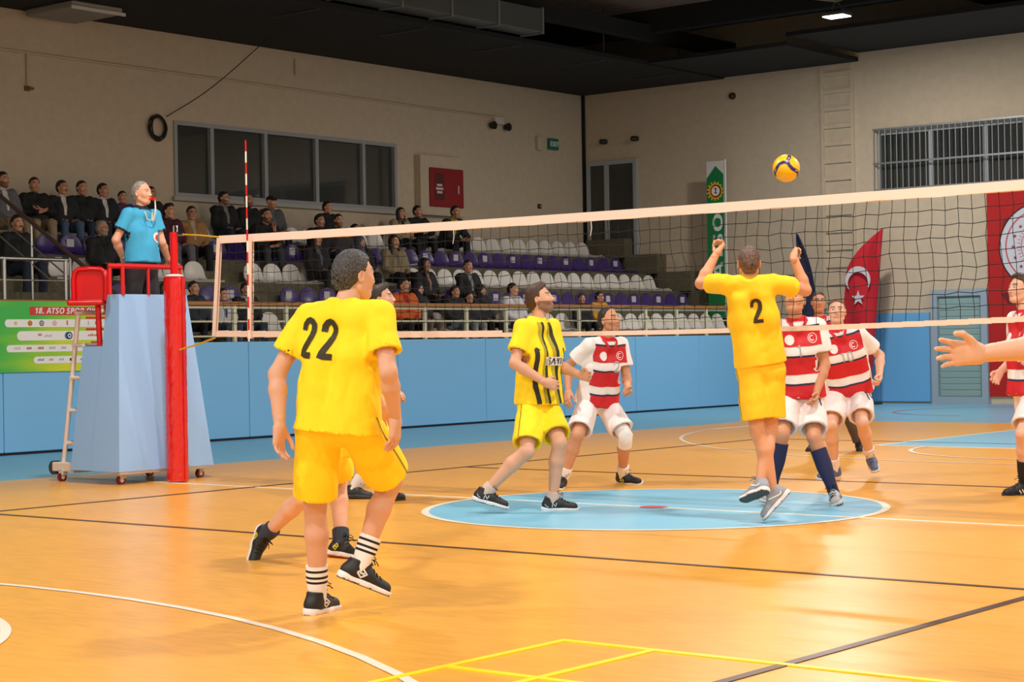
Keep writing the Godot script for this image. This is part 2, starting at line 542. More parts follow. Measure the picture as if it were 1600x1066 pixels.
func end_wall() -> void:
	# expansion joint in the room corner
	var j := struct("trim_1", "dark vertical joint in the corner of the hall", "trim")
	slab("joint_cover", Vector3(XB, 3.0, ZB), Vector3(XB + 0.07, 6.8, ZB + 0.05), M.black, j)
	# barred window
	var o := struct("window_2", "wide window behind galvanised vertical bars", "window")
	var grey := rgb(160, 164, 166)
	part("window_frame", frame(Vector3(-9.38, 4.18, ZB - 0.14), Vector3(-2.0, 5.36, ZB - 0.06), 2, 0.06, grey), M.paint, o)
	var x := -9.38
	while x < -2.1:
		slab("pane", Vector3(x + 0.04, 4.24, ZB - 0.1), Vector3(minf(x + 1.14, -2.06), 5.3, ZB - 0.09), M.glass, o)
		if x > -9.0:
			slab("mullion", Vector3(x - 0.05, 4.24, ZB - 0.14), Vector3(x + 0.05, 5.3, ZB - 0.05), M.paint, o, grey)
		x += 1.14
	var bz := ZB + 0.08
	for y in [4.2, 4.73, 5.4]:
		var g := Geo.new()
		g.box(Vector3(-9.42, y - 0.018, bz - 0.01), Vector3(-1.9, y + 0.018, bz + 0.01))
		part("cross_bar", g, M.zinc, o)
	x = -9.4
	while x < -1.95:
		var g := Geo.new()
		g.tube([Vector3(x, 4.18, bz), Vector3(x, 5.42, bz)], 0.011, Color.WHITE, 6)
		part("bar", g, M.zinc, o)
		x += 0.125
	for xx in [-9.4, -6.9, -4.4, -1.95]:
		slab("bracket", Vector3(xx - 0.02, 5.38, ZB), Vector3(xx + 0.02, 5.42, bz), M.zinc, o)
	# doorway to the upper corridor
	o = struct("door_1", "grey framed glass door at the head of the stand", "door")
	part("door_frame", frame(Vector3(-16.5, 3.1, ZB), Vector3(-15.15, 5.28, ZB + 0.08), 2, 0.09, grey), M.paint, o)
	slab("mullion", Vector3(-16.02, 3.19, ZB), Vector3(-15.9, 5.19, ZB + 0.07), M.paint, o, grey)
	slab("pane", Vector3(-16.41, 3.19, ZB + 0.03), Vector3(-16.02, 5.19, ZB + 0.045), M.glass, o)
	slab("door_leaf", Vector3(-15.9, 3.19, ZB + 0.02), Vector3(-15.24, 5.19, ZB + 0.05), M.paint, o, rgb(64, 62, 60))
	slab("pane", Vector3(-15.82, 4.0, ZB + 0.05), Vector3(-15.32, 5.1, ZB + 0.06), M.glass, o)
	# shuttered door by the red banner
	o = struct("door_2", "pale green louvred door in a grey steel frame", "door")
	part("door_frame", frame(Vector3(-8.22, 0.0, ZB), Vector3(-7.06, 2.2, ZB + 0.1), 2, 0.13, rgb(150, 166, 180)), M.paint, o)
	slab("door_leaf", Vector3(-8.09, 0.13, ZB + 0.01), Vector3(-7.19, 2.07, ZB + 0.04), M.paint, o, rgb(120, 146, 144))
	var y := 0.2
	while y < 2.0:
		var g := Geo.new()
		g.rbox(Vector3(-0.42, -0.055, -0.008), Vector3(0.42, 0.055, 0.008), 0.006, rgb(150, 176, 172), Transform3D(Basis(Vector3.RIGHT, 0.22), Vector3(-7.64, y, ZB + 0.05)))
		part("louvre", g, M.paint, o)
		y += 0.118
	var hg := Geo.new()
	hg.tube([Vector3(-8.03, 0.78, ZB + 0.05), Vector3(-8.03, 0.78, ZB + 0.1), Vector3(-7.9, 0.77, ZB + 0.1)], 0.012, Color.WHITE, 8)
	part("handle", hg, M.steel, o)
	slab("jamb", Vector3(-8.3, 0, ZB), Vector3(-8.22, 1.75, ZB + 0.03), M.paint, o, rgb(170, 160, 148))
	# red banner with its round emblem
	var b := thing("red_wall_banner", "large red banner with a white round emblem on the end wall", "banner", Vector3(-7.06, 0.14, ZB + 0.02))
	slab("cloth", Vector3(0, 0, 0), Vector3(3.4, 3.88, 0.012), M.cloth, b, rgb(178, 22, 28))
	var ec := Vector3(1.05, 2.82, 0.013)
	var rings := [[0.0, 0.82, rgb(60, 14, 18), 0.001, "emblem_border"], [0.0, 0.79, rgb(206, 206, 214), 0.002, "emblem_disc"], [0.66, 0.685, rgb(190, 70, 84), 0.004, "emblem_ring"], [0.36, 0.375, rgb(196, 90, 100), 0.004, "emblem_ring"]]
	for r in rings:
		var g := Geo.new()
		for q in 64:
			var a := TAU * q / 64.0
			var e := TAU * (q + 1) / 64.0
			var p := [Vector3(cos(a) * r[0], sin(a) * r[0], r[3]), Vector3(cos(a) * r[1], sin(a) * r[1], r[3]), Vector3(cos(e) * r[1], sin(e) * r[1], r[3]), Vector3(cos(e) * r[0], sin(e) * r[0], r[3])]
			if r[0] == 0.0:
				p.remove_at(3)
			g.poly(p, r[2], Vector3.BACK)
		part(r[4], g, M.printed, b).position = ec
	var sg := Geo.new()
	for q in 16:
		var a := TAU * q / 16.0
		sg.prism(star(0.045, a), 0.003, Transform3D(Basis(), Vector3(cos(a) * 0.53, sin(a) * 0.53, 0.002)), rgb(150, 34, 60))
	for q in 40:
		var a := TAU * q / 40.0
		sg.prism(PackedVector2Array([Vector2(-0.03, -0.007), Vector2(0.03, -0.007), Vector2(0.03, 0.007), Vector2(-0.03, 0.007)]), 0.003, Transform3D(Basis(Vector3.BACK, a), Vector3(cos(a) * 0.42, sin(a) * 0.42, 0.002)), rgb(200, 110, 116))
	part("emblem_stars", sg, M.printed, b).position = ec
	for q in [[0.35, 3.35, 0.75, 3.5, 0.62, 3.05, 0.3, 3.15], [0.25, 1.95, 0.95, 2.05, 0.9, 1.8, 0.4, 1.75]]:
		var g := Geo.new()
		g.prism(PackedVector2Array([Vector2(q[0], q[1]), Vector2(q[2], q[3]), Vector2(q[4], q[5]), Vector2(q[6], q[7])]), 0.001, Transform3D(Basis(), Vector3(0, 0, 0.012)), rgb(112, 16, 22))
		part("printed_ornament", g, M.printed, b)
	# ladder-like cable tray
	var l := thing("cable_ladder", "beige cable ladder climbing the end wall beside the barred window", "cable tray", Vector3(-10.22, 1.9, ZB + 0.05))
	for s in [-1.0, 1.0]:
		slab("side_rail", Vector3(s * 0.34 - 0.03, 0, -0.05), Vector3(s * 0.34 + 0.03, 4.9, 0.02), M.plaster, l)
	for q in 14:
		slab("rung", Vector3(-0.34, 0.12 + q * 0.35, -0.05), Vector3(0.34, 0.2 + q * 0.35, -0.01), M.plaster, l)
	# wall cameras and a siren
	for xx in [-15.98, -15.14]:
		var cobj := thing("wall_camera", "small dark camera on the end wall above the glass door", "camera", Vector3(xx, 5.7, ZB), "cameras above the glass door")
		var g := Geo.new()
		g.tube([Vector3(0.06, 0, 0), Vector3(0.06, 0, 0.1)], 0.02, rgb(190, 180, 160), 8)
		part("bracket", g, M.paint, cobj)
		g = Geo.new()
		g.lathe([Vector2(0, -0.09), Vector2(0.05, -0.09), Vector2(0.06, -0.03), Vector2(0.05, 0.07), Vector2(0.0, 0.08)], rgb(36, 30, 28), 14)
		var hd := part("camera_body", g, M.paint, cobj)
		hd.transform = Transform3D(Basis(Vector3(1, 0, 0.6).normalized(), PI / 2.0), Vector3(0, 0, 0.14))
	var si := thing("round_siren", "small round dark red siren high on the end wall", "alarm", Vector3(-12.7, 6.4, ZB))
	var g4 := Geo.new()
	g4.lathe([Vector2(0.0, 0.09), Vector2(0.05, 0.085), Vector2(0.07, 0.05), Vector2(0.075, 0.0)], rgb(70, 20, 20), 18)
	for q in g4.n.size():
		g4.n[q] = g4.n[q]
	part("siren_body", g4, M.paint, si).transform = Transform3D(Basis(Vector3.RIGHT, PI / 2.0), Vector3.ZERO)


func star(r: float, rot: float) -> PackedVector2Array:
	var p := PackedVector2Array()
	for q in 10:
		var a := rot + TAU * q / 10.0
		p.append(Vector2(cos(a), sin(a)) * (r if q % 2 == 0 else r * 0.39))
	return p


func roof() -> void:
	var c := struct("ceiling", "black roof of beams and corrugated sheet above the hall", "ceiling")
	slab("roof_slab", Vector3(XB - 0.3, 7.9, ZB - 0.3), Vector3(12.3, 8.1, 21.7), M.black, c)
	# corrugated sheet under the roof slab over the edge strip
	var g := Geo.new()
	var z := -21.0
	while z < 20.0:
		g.poly([Vector3(XB, 7.86, z), Vector3(-10.0, 7.86, z), Vector3(-10.0, 7.8, z + 0.07), Vector3(XB, 7.8, z + 0.07)])
		g.poly([Vector3(XB, 7.8, z + 0.07), Vector3(-10.0, 7.8, z + 0.07), Vector3(-10.0, 7.8, z + 0.16), Vector3(XB, 7.8, z + 0.16)])
		g.poly([Vector3(XB, 7.8, z + 0.16), Vector3(-10.0, 7.8, z + 0.16), Vector3(-10.0, 7.86, z + 0.23), Vector3(XB, 7.86, z + 0.23)])
		g.poly([Vector3(XB, 7.86, z + 0.23), Vector3(-10.0, 7.86, z + 0.23), Vector3(-10.0, 7.86, z + 0.32), Vector3(XB, 7.86, z + 0.32)])
		z += 0.32
	part("corrugated_sheet", g, M.sheet, c)
	# hung black ceiling round the edge of the hall
	slab("hung_ceiling", Vector3(XB, 6.78, ZB), Vector3(-12.9, 6.86, 21.4), M.black, c)
	slab("hung_ceiling", Vector3(-12.9, 6.81, ZB), Vector3(-9.75, 6.89, -18.6), M.black, c)
	slab("hung_ceiling", Vector3(-9.75, 6.98, ZB), Vector3(12.0, 7.06, -18.6), M.black, c)
	# beams
	for zz in [-18.4, -12.4, -6.4, -0.4, 5.6, 11.6, 17.6]:
		slab("beam", Vector3(XB, 7.35, zz - 0.12), Vector3(12.0, 7.9, zz + 0.12), M.black, c)
	for xx in [-12.7, -6.0, 0.7, 7.4]:
		slab("beam", Vector3(xx - 0.1, 7.2, ZB), Vector3(xx + 0.1, 7.5, 21.4), M.black, c)
	# hangers of the hung ceiling
	for k in 8:
		g = Geo.new()
		var hz := -20.0 + k * 2.6
		g.tube([Vector3(-13.1, 7.9, hz), Vector3(-13.1, 6.76, hz), Vector3(-14.2, 6.76, hz)], 0.012, rgb(70, 62, 56), 6)
		part("hanger", g, M.paint, c)
	# duct
	var d := thing("air_duct", "grey sheet-metal air duct in sections under the roof", "duct", Vector3(-12.3, 6.9, 0))
	for k in 8:
		g = Geo.new()
		g.rbox(Vector3(-0.6, 0, -14.6 + k * 1.25), Vector3(-0.12, 0.42, -14.6 + (k + 1) * 1.25 - 0.02), 0.01)
		part("duct_section", g, M.duct, d)
		g = Geo.new()
		g.rbox(Vector3(-0.63, -0.03, -14.63 + k * 1.25), Vector3(-0.09, 0.45, -14.59 + k * 1.25), 0.01)
		part("flange", g, M.zinc, d)
	# unit under the hung ceiling by the wall
	var un := thing("ceiling_unit", "pale grey flat unit hung high under the black ceiling by the stand wall", "ventilation unit", Vector3(-15.9, 6.78, -6.9))
	g = Geo.new()
	g.rbox(Vector3(-0.6, -0.12, -0.5), Vector3(0.6, 0.0, 0.5), 0.03, rgb(150, 146, 138))
	part("casing", g, M.paint, un)
	g = Geo.new()
	g.box(Vector3(0.6, -0.14, -0.53), Vector3(0.63, -0.09, 0.53), rgb(200, 198, 192))
	part("edge_trim", g, M.paint, un)
	# struts beside the visible lamp
	var st := thing("roof_strut", "thin grey steel struts meeting above the lit lamp", "strut", Vector3(-7.81, 7.1, -17.07))
	for e in [[Vector3(0, 0.1, 0), Vector3(-1.9, 0.5, 1.2)], [Vector3(0, 0.1, 0), Vector3(2.6, 0.35, 0.9)], [Vector3(0, 0.1, 0), Vector3(-1.4, 0.45, -0.4)]]:
		g = Geo.new()
		g.tube([e[0], e[1]], 0.03, rgb(120, 116, 110), 8)
		part("strut", g, M.paint, st)


func net() -> void:
	var cream := rgb(240, 214, 196)
	# posts; the far one shows, its twin stands beyond the right edge
	for s in [-1.0, 1.0]:
		var p := thing("net_post", "red steel net post in a glossy red pad beside the referee stand" if s < 0 else "red padded net post at the other end of the net", "post", Vector3(s * 5.7, 0, -0.1 if s < 0 else 0.0))
		var g := Geo.new()
		g.lathe([Vector2(0.038, 1.9), Vector2(0.038, 2.43), Vector2(0.03, 2.44), Vector2(0.0, 2.44)], rgb(214, 20, 26), 20)
		part("pole", g, M.gloss, p)
		g = Geo.new()
		g.lathe([Vector2(0.0, 2.0), Vector2(0.085, 2.0), Vector2(0.085, 2.02), Vector2(0.045, 2.03), Vector2(0.04, 2.03)], rgb(225, 215, 210), 20)
		part("collar", g, M.paint, p)
		# pad: a wrinkled vinyl sleeve
		g = Geo.new()
		var b := 0
		var nzz := FastNoiseLite.new()
		nzz.seed = 11
		nzz.frequency = 5.0
		var rn := 150
		var cn := 48
		for y in rn + 1:
			for q in cn + 1:
				var a := TAU * q / cn
				var hy := 1.99 * y / rn
				var r := 0.105 + 0.006 * nzz.get_noise_3d(cos(a) * 0.35, hy * 1.6, sin(a) * 0.35) + 0.0035 * nzz.get_noise_3d(cos(a) * 0.8 + 9.0, hy * 4.0, sin(a) * 0.8)
				if y == 0 or y == rn:
					r = 0.1
				g.v.append(Vector3(cos(a) * r, 0.012 + hy, sin(a) * r))
				g.n.append(Vector3.ZERO)
				g.c.append(rgb(214, 16, 22))
		for y in rn:
			for q in cn:
				var k := y * (cn + 1) + q
				g.i.append_array([k, k + 1, k + cn + 1, k + 1, k + cn + 2, k + cn + 1])
		for k in range(0, g.i.size(), 3):
			var nn := (g.v[g.i[k + 2]] - g.v[g.i[k]]).cross(g.v[g.i[k + 1]] - g.v[g.i[k]])
			for e in 3:
				g.n[g.i[k + e]] += nn
		for y in rn + 1:
			var m := g.n[y * (cn + 1)] + g.n[y * (cn + 1) + cn]
			g.n[y * (cn + 1)] = m
			g.n[y * (cn + 1) + cn] = m
		for k in g.n.size():
			g.n[k] = g.n[k].normalized()
			if g.n[k].dot(Vector3(g.v[k].x, 0, g.v[k].z)) < 0.0:
				g.n[k] = -g.n[k]
		var ring := []
		for q in cn:
			ring.append(g.v[rn * (cn + 1) + cn - 1 - q])
		g.poly(ring, rgb(200, 16, 22), Vector3.UP)
		part("post_pad", g, M.wet_vinyl, p)
		g = Geo.new()
		g.box(Vector3(0.098, 0.02, -0.006), Vector3(0.11, 2.0, 0.006), rgb(190, 14, 20))
		part("seam_flap", g, M.gloss, p)
		g = Geo.new()
		g.tube([Vector3(0, 2.43, 0), Vector3(0, 2.5, 0), Vector3(0.05, 2.5, 0), Vector3(0.05, 2.44, 0)], 0.008, Color.WHITE, 8)
		g.tube([Vector3(-s * 0.04, 2.41, 0), Vector3(-s * 0.14, 2.41, 0)], 0.012, Color.WHITE, 8)
		part("hook", g, M.steel, p)
	# net
	var o := thing("volleyball_net", "black mesh volleyball net with cream bands strung across the court", "net", Vector3.ZERO)
	var top := func(x: float) -> float: return 2.337 + 0.0011 * x * x
	var bot := func(x: float) -> float: return 1.352 + 0.0026 * x * x * (1.0 if x < 0.0 else 1.6)
	var g := Geo.new()
	var n := 60
	var prev := []
	for k in n + 1:
		var x := -4.93 + 9.86 * k / n
		var ww := 0.003 * sin(x * 7.0) + 0.002 * sin(x * 17.0)
		var t: float = top.call(x)
		var cur := [Vector3(x, t - 0.072 + ww, 0.012), Vector3(x, t, 0.008), Vector3(x, t, -0.008), Vector3(x, t - 0.072 - ww, -0.012)]
		if k:
			for q in 4:
				g.poly([prev[q], cur[q], cur[(q + 1) % 4], prev[(q + 1) % 4]], cream)
		prev = cur
	part("top_band", g, M.cloth, o)
	g = Geo.new()
	for k in n:
		var x0 := -5.0 + 10.0 * k / n
		var x1 := -5.0 + 10.0 * (k + 1) / n
		var w0 := 0.05 if x0 < -1.5 else 0.032
		g.box(Vector3(x0, minf(bot.call(x0), bot.call(x1)) - 0.003, -0.006), Vector3(x1, maxf(bot.call(x0), bot.call(x1)) + w0, 0.006), cream)
	part("bottom_band", g, M.cloth, o)
	for xs in [[-4.93, -5.02, 0.05], [-4.5, -4.53, 0.055], [4.5, 4.5, 0.055], [4.93, 5.0, 0.05]]:
		g = Geo.new()
		var hw: float = xs[2] * 0.5
		var yt: float = top.call(xs[0]) - 0.02
		var yb: float = bot.call(xs[1]) - (0.02 if absf(xs[0]) < 4.6 else 0.0)
		for sgn in [-1.0, 1.0]:
			var z: float = sgn * 0.014
			var p := [Vector3(xs[1] - hw, yb, z), Vector3(xs[1] + hw, yb, z), Vector3(xs[0] + hw, yt, z), Vector3(xs[0] - hw, yt, z)]
			if sgn < 0:
				p.reverse()
			g.poly(p, cream)
		part("side_band", g, M.cloth, o)
	# netting: cords about 10 cm apart, slack and uneven
	g = Geo.new()
	var nn := FastNoiseLite.new()
	nn.seed = 21
	nn.frequency = 0.9
	var knot := func(a: int, b: int) -> Vector3:
		var x := -4.9 + a * 0.1
		var t: float = top.call(x) - 0.07
		var bb: float = bot.call(x) + 0.02
		var y := lerpf(t, bb, b / 9.0)
		var sl := sin(PI * b / 9.0)
		return Vector3(x + 0.05 * sl * nn.get_noise_2d(a * 0.1, b * 0.25) + 0.03 * b / 9.0 * sin(a * 0.17), y + 0.025 * sl * nn.get_noise_2d(a * 0.14 + 40.0, b * 0.3), 0.05 * sl * nn.get_noise_2d(a * 0.12, b * 0.2 + 70.0))
	var ck := rgb(14, 13, 13)
	for a in 99:
		var pts := []
		for b in 10:
			pts.append(knot.call(a, b))
		g.tube(pts, 0.0025, ck, 4, -1.0, false)
	for b in range(1, 9):
		var pts := []
		for a in 99:
			pts.append(knot.call(a, b) + Vector3(0, 0.006 * sin(a * 2.7), 0))
		g.tube(pts, 0.0028, ck, 4, -1.0, false)
	part("netting", g, M.rope, o)
	g = Geo.new()
	for x in [-2.0, -0.55]:
		g.tube([Vector3(x, top.call(x) - 0.06, 0.015), Vector3(x + 0.01, top.call(x) - 0.13, 0.02), Vector3(x - 0.005, top.call(x) - 0.19, 0.018)], 0.003, cream, 5)
	part("loose_thread", g, M.rope, o)
	# ropes to the post
	for e in [[Vector3(-5.56, 2.41, -0.1), Vector3(-5.25, 2.385, -0.05), Vector3(-4.93, 2.35, 0)], [Vector3(-5.02, 1.4, 0), Vector3(-5.2, 1.36, -0.02), Vector3(-5.6, 1.29, -0.06)], [Vector3(5.56, 2.41, 0), Vector3(5.2, 2.39, 0), Vector3(4.93, 2.36, 0)], [Vector3(5.0, 1.42, 0), Vector3(5.3, 1.36, 0), Vector3(5.6, 1.3, 0)]]:
		g = Geo.new()
		g.tube(e, 0.009, rgb(210, 170, 44), 6)
		part("tension_rope", g, M.rope, o)
	# antennas
	for x in [-4.53, 4.53]:
		var a := thing("net_antenna", "thin antenna in red and white sections on the net beside the referee" if x < 0 else "red and white antenna on the far-off end of the net", "antenna", Vector3(x, 1.36, 0.02))
		for k in 18:
			g = Geo.new()
			g.tube([Vector3(0, k * 0.104, 0), Vector3(0, (k + 1) * 0.104, 0)], 0.008, rgb(196, 24, 30) if k % 2 == 1 else rgb(236, 226, 214), 10)
			part("section", g, M.gloss, a)


func quad_prism(b: Array, t: Array, col: Color) -> Geo:
	# closed solid between two quads, each counter-clockwise from above
	var g := Geo.new()
	for k in 4:
		var e := (k + 1) % 4
		g.poly([b[k], b[e], t[e], t[k]], col)
	g.poly([t[0], t[1], t[2], t[3]], col)
	g.poly([b[3], b[2], b[1], b[0]], col)
	return g


func referee_stand() -> void:
	var o := thing("referee_stand", "pale blue padded referee stand on castors with a red seat and rail", "referee stand", Vector3(-6.2, 0, -0.1))
	var blue := rgb(150, 190, 236)
	# padding, relative to the base
	var y0 := 0.13
	part("upper_pad", quad_prism(
		[Vector3(-0.1, y0, 0.58), Vector3(0.33, y0, 0.58), Vector3(0.33, y0, -0.62), Vector3(-0.1, y0, -0.62)],
		[Vector3(-0.08, 1.845, 0.36), Vector3(0.1, 1.845, 0.36), Vector3(0.1, 1.845, -0.5), Vector3(-0.08, 1.845, -0.5)], blue), M.vinyl, o)
	part("lower_pad", quad_prism(
		[Vector3(-0.42, y0, 0.575), Vector3(-0.1, y0, 0.575), Vector3(-0.1, y0, -0.615), Vector3(-0.42, y0, -0.615)],
		[Vector3(-0.39, 1.34, 0.42), Vector3(-0.085, 1.34, 0.42), Vector3(-0.085, 1.34, -0.54), Vector3(-0.39, 1.34, -0.54)], blue), M.vinyl, o)
	var g := Geo.new()
	g.rbox(Vector3(-0.4, 1.2, -0.5), Vector3(-0.08, 1.235, 0.4), 0.01, rgb(90, 90, 92))
	part("platform", g, M.paint, o)
	g = Geo.new()
	for x in [-0.42, 0.3]:
		g.rbox(Vector3(x - 0.02, 0.1, -0.6), Vector3(x + 0.02, 0.14, 0.56), 0.005, rgb(200, 190, 180))
	part("base_frame", g, M.paint, o)
	# castors
	for c in [Vector3(0.22, 0, 0.46), Vector3(0.2, 0, -0.56), Vector3(-0.7, 0, 0.45), Vector3(-0.5, 0, -0.5)]:
		g = Geo.new()
		g.rbox(c + Vector3(-0.03, 0.06, -0.035), c + Vector3(0.03, 0.13, 0.035), 0.008, rgb(205, 200, 195))
		var ca := part("castor", g, M.paint, o)
		g = Geo.new()
		g.tube([c + Vector3(-0.018, 0.045, 0.012), c + Vector3(0.018, 0.045, 0.012)], 0.045, rgb(120, 20, 24), 18)
		part("wheel", g, M.plastic, ca)
		g = Geo.new()
		g.tube([c + Vector3(-0.021, 0.045, 0.012), c + Vector3(0.021, 0.045, 0.012)], 0.022, rgb(200, 200, 200), 14)
		part("hub", g, M.paint, ca)
	# ladder
	var cream := rgb(236, 220, 208)
	g = Geo.new()
	for z in [0.42, -0.05]:
		g.tube([Vector3(-0.74, 0.1, z), Vector3(-0.5, 1.7, z - 0.04)], 0.024, cream, 8)
	part("ladder_rail", g, M.paint, o)
	for k in 5:
		g = Geo.new()
		var t := (0.38 + k * 0.325 - 0.1) / 1.6
		g.tube([Vector3(-0.74 + 0.24 * t, 0.1 + 1.6 * t, 0.42), Vector3(-0.74 + 0.24 * t, 0.1 + 1.6 * t, -0.08)], 0.02, cream, 8)
		g.tube([Vector3(-0.74 + 0.24 * t, 0.1 + 1.6 * t, 0.4), Vector3(-0.4, 0.1 + 1.6 * t, 0.4)], 0.02, cream, 8)
		part("rung", g, M.paint, o)
	g = Geo.new()
	g.rbox(Vector3(-0.85, 0.1, 0.33), Vector3(-0.42, 0.19, 0.47), 0.01, cream)
	part("base_beam", g, M.paint, o)
	g = Geo.new()
	g.tube([Vector3(-0.9, 0.13, 0.35), Vector3(-0.9, 0.13, 0.42)], 0.07, rgb(60, 56, 56), 18)
	part("tilt_wheel", g, M.plastic, o)
	# red rail
	var red := rgb(208, 18, 22)
	g = Geo.new()
	for sg in [[Vector3(0.05, 1.84, 0.43), Vector3(0.05, 2.13, 0.43)], [Vector3(0.1, 1.84, 0.31), Vector3(0.1, 2.12, 0.31)], [Vector3(0.1, 1.84, -0.01), Vector3(0.1, 2.12, -0.01)], [Vector3(0.1, 1.84, -0.42), Vector3(0.1, 2.12, -0.42)], [Vector3(0.05, 2.12, 0.45), Vector3(0.1, 2.12, 0.29)], [Vector3(0.1, 2.12, 0.31), Vector3(0.1, 2.12, -0.44)]]:
		var a: Vector3 = sg[0]
		var b: Vector3 = sg[1]
		g.tube([a, b], 0.026 if a.z > 0.2 else 0.019, red, 4)
	part("guard_rail", g, M.paint, o)
	# seat shell behind the platform: a rounded back with a raised rim and a short pan
	g = Geo.new()
	g.rbox(Vector3(-0.17, 0.0, -0.03), Vector3(0.17, 0.3, 0.0), 0.0149, red)
	for sx in [-1.0, 1.0]:
		g.tube([Vector3(sx * 0.16, -0.02, 0.02), Vector3(sx * 0.165, 0.2, 0.015), Vector3(sx * 0.15, 0.275, 0.012), Vector3(sx * 0.11, 0.305, 0.01), Vector3(0, 0.31, 0.01)], 0.024, red, 10)
	g.rbox(Vector3(-0.185, -0.06, -0.02), Vector3(0.185, 0.0, 0.2), 0.025, red)
	var st := part("seat", g, M.gloss, o)
	st.transform = Transform3D(Basis(Vector3.UP, deg_to_rad(35)), Vector3(-0.34, 1.8, 0.36))
	g = Geo.new()
	g.tube([Vector3(-0.2, 1.3, 0.36), Vector3(-0.2, 1.76, 0.38)], 0.028, red, 8)
	part("seat_support", g, M.paint, o)
	g = Geo.new()
	g.tube([Vector3(-0.42, 1.3, 0.0), Vector3(-0.42, 1.76, 0.1)], 0.03, red, 8)
	part("seat_support", g, M.paint, o)


func volleyball() -> void:
	var o := MeshInstance3D.new()
	o.name = "volleyball"
	var g := Geo.new()
	var R := 0.1035
	# frame of the ball as it hangs in the air
	var z := Vector3(0.63, -0.14, 0.765).normalized()
	var x := Vector3.UP.cross(z).normalized()
	var y := z.cross(x)
	var bands := []
	for ln in [[Vector2(-0.05, 0.47), Vector2(-0.35, 0.49), Vector2(-0.62, 0.36), Vector2(-0.78, 0.1), Vector2(-0.90, -0.25), Vector2(-0.84, -0.52)], [Vector2(-0.02, 0.47), Vector2(0.1, 0.25), Vector2(0.3, 0.02), Vector2(0.6, -0.14), Vector2(0.78, -0.3), Vector2(0.76, -0.6)], [Vector2(-0.05, 0.47), Vector2(0.0, 0.68), Vector2(0.16, 0.85), Vector2(0.2, 0.97)]]:
		for k in ln.size() - 1:
			for q in 8:
				var p: Vector2 = ln[k].lerp(ln[k + 1], q / 8.0)
				bands.append(Vector3(p.x, p.y, sqrt(maxf(0.0, 1.0 - p.length_squared()))))
				bands.append(-Vector3(p.x, -p.y, sqrt(maxf(0.0, 1.0 - p.length_squared()))))
	var yl := rgb(252, 186, 10)
	var pu := rgb(52, 36, 96)
	var nu := 120
	var nv := 70
	for a in nv + 1:
		for b in nu + 1:
			var th := PI * a / nv
			var ph := TAU * b / nu
			var d := Vector3(sin(th) * cos(ph), cos(th), sin(th) * sin(ph))
			var best := 9.0
			for q in bands:
				best = minf(best, d.distance_squared_to(q))
			best = sqrt(best)
			var w := smoothstep(0.125, 0.15, best)
			var groove := 1.0 - 0.012 * exp(-pow((best - 0.138) / 0.018, 2.0))
			g.v.append((x * d.x + y * d.y + z * d.z) * R * groove)
			g.n.append(x * d.x + y * d.y + z * d.z)
			g.c.append(pu.lerp(yl, w))
	for a in nv:
		for b in nu:
			var k := a * (nu + 1) + b
			g.i.append_array([k, k + nu + 1, k + 1, k + 1, k + nu + 1, k + nu + 2])
	o.mesh = g.mesh()
	o.material_override = M.plastic
	o.position = Vector3(1.05, 2.59, -0.32)
	add_child(o)
	tag(o, "yellow volleyball with dark purple curved bands in the air above the net", "ball")
	# printed marks on the bands
	var mk := Geo.new()
	for e in [[Vector2(0.55, -0.09), Vector2(0.72, -0.2)], [Vector2(-0.84, 0.0), Vector2(-0.88, -0.2)], [Vector2(0.04, 0.7), Vector2(0.15, 0.84)]]:
		var pp := []
		for q in 5:
			var p: Vector2 = e[0].lerp(e[1], q / 4.0)
			pp.append((x * p.x + y * p.y + z * sqrt(maxf(0.0, 1.0 - p.length_squared()))) * R * 0.985)
		mk.tube(pp, 0.0042, rgb(190, 186, 200), 6)
	part("band_print", mk, M.printed, o)


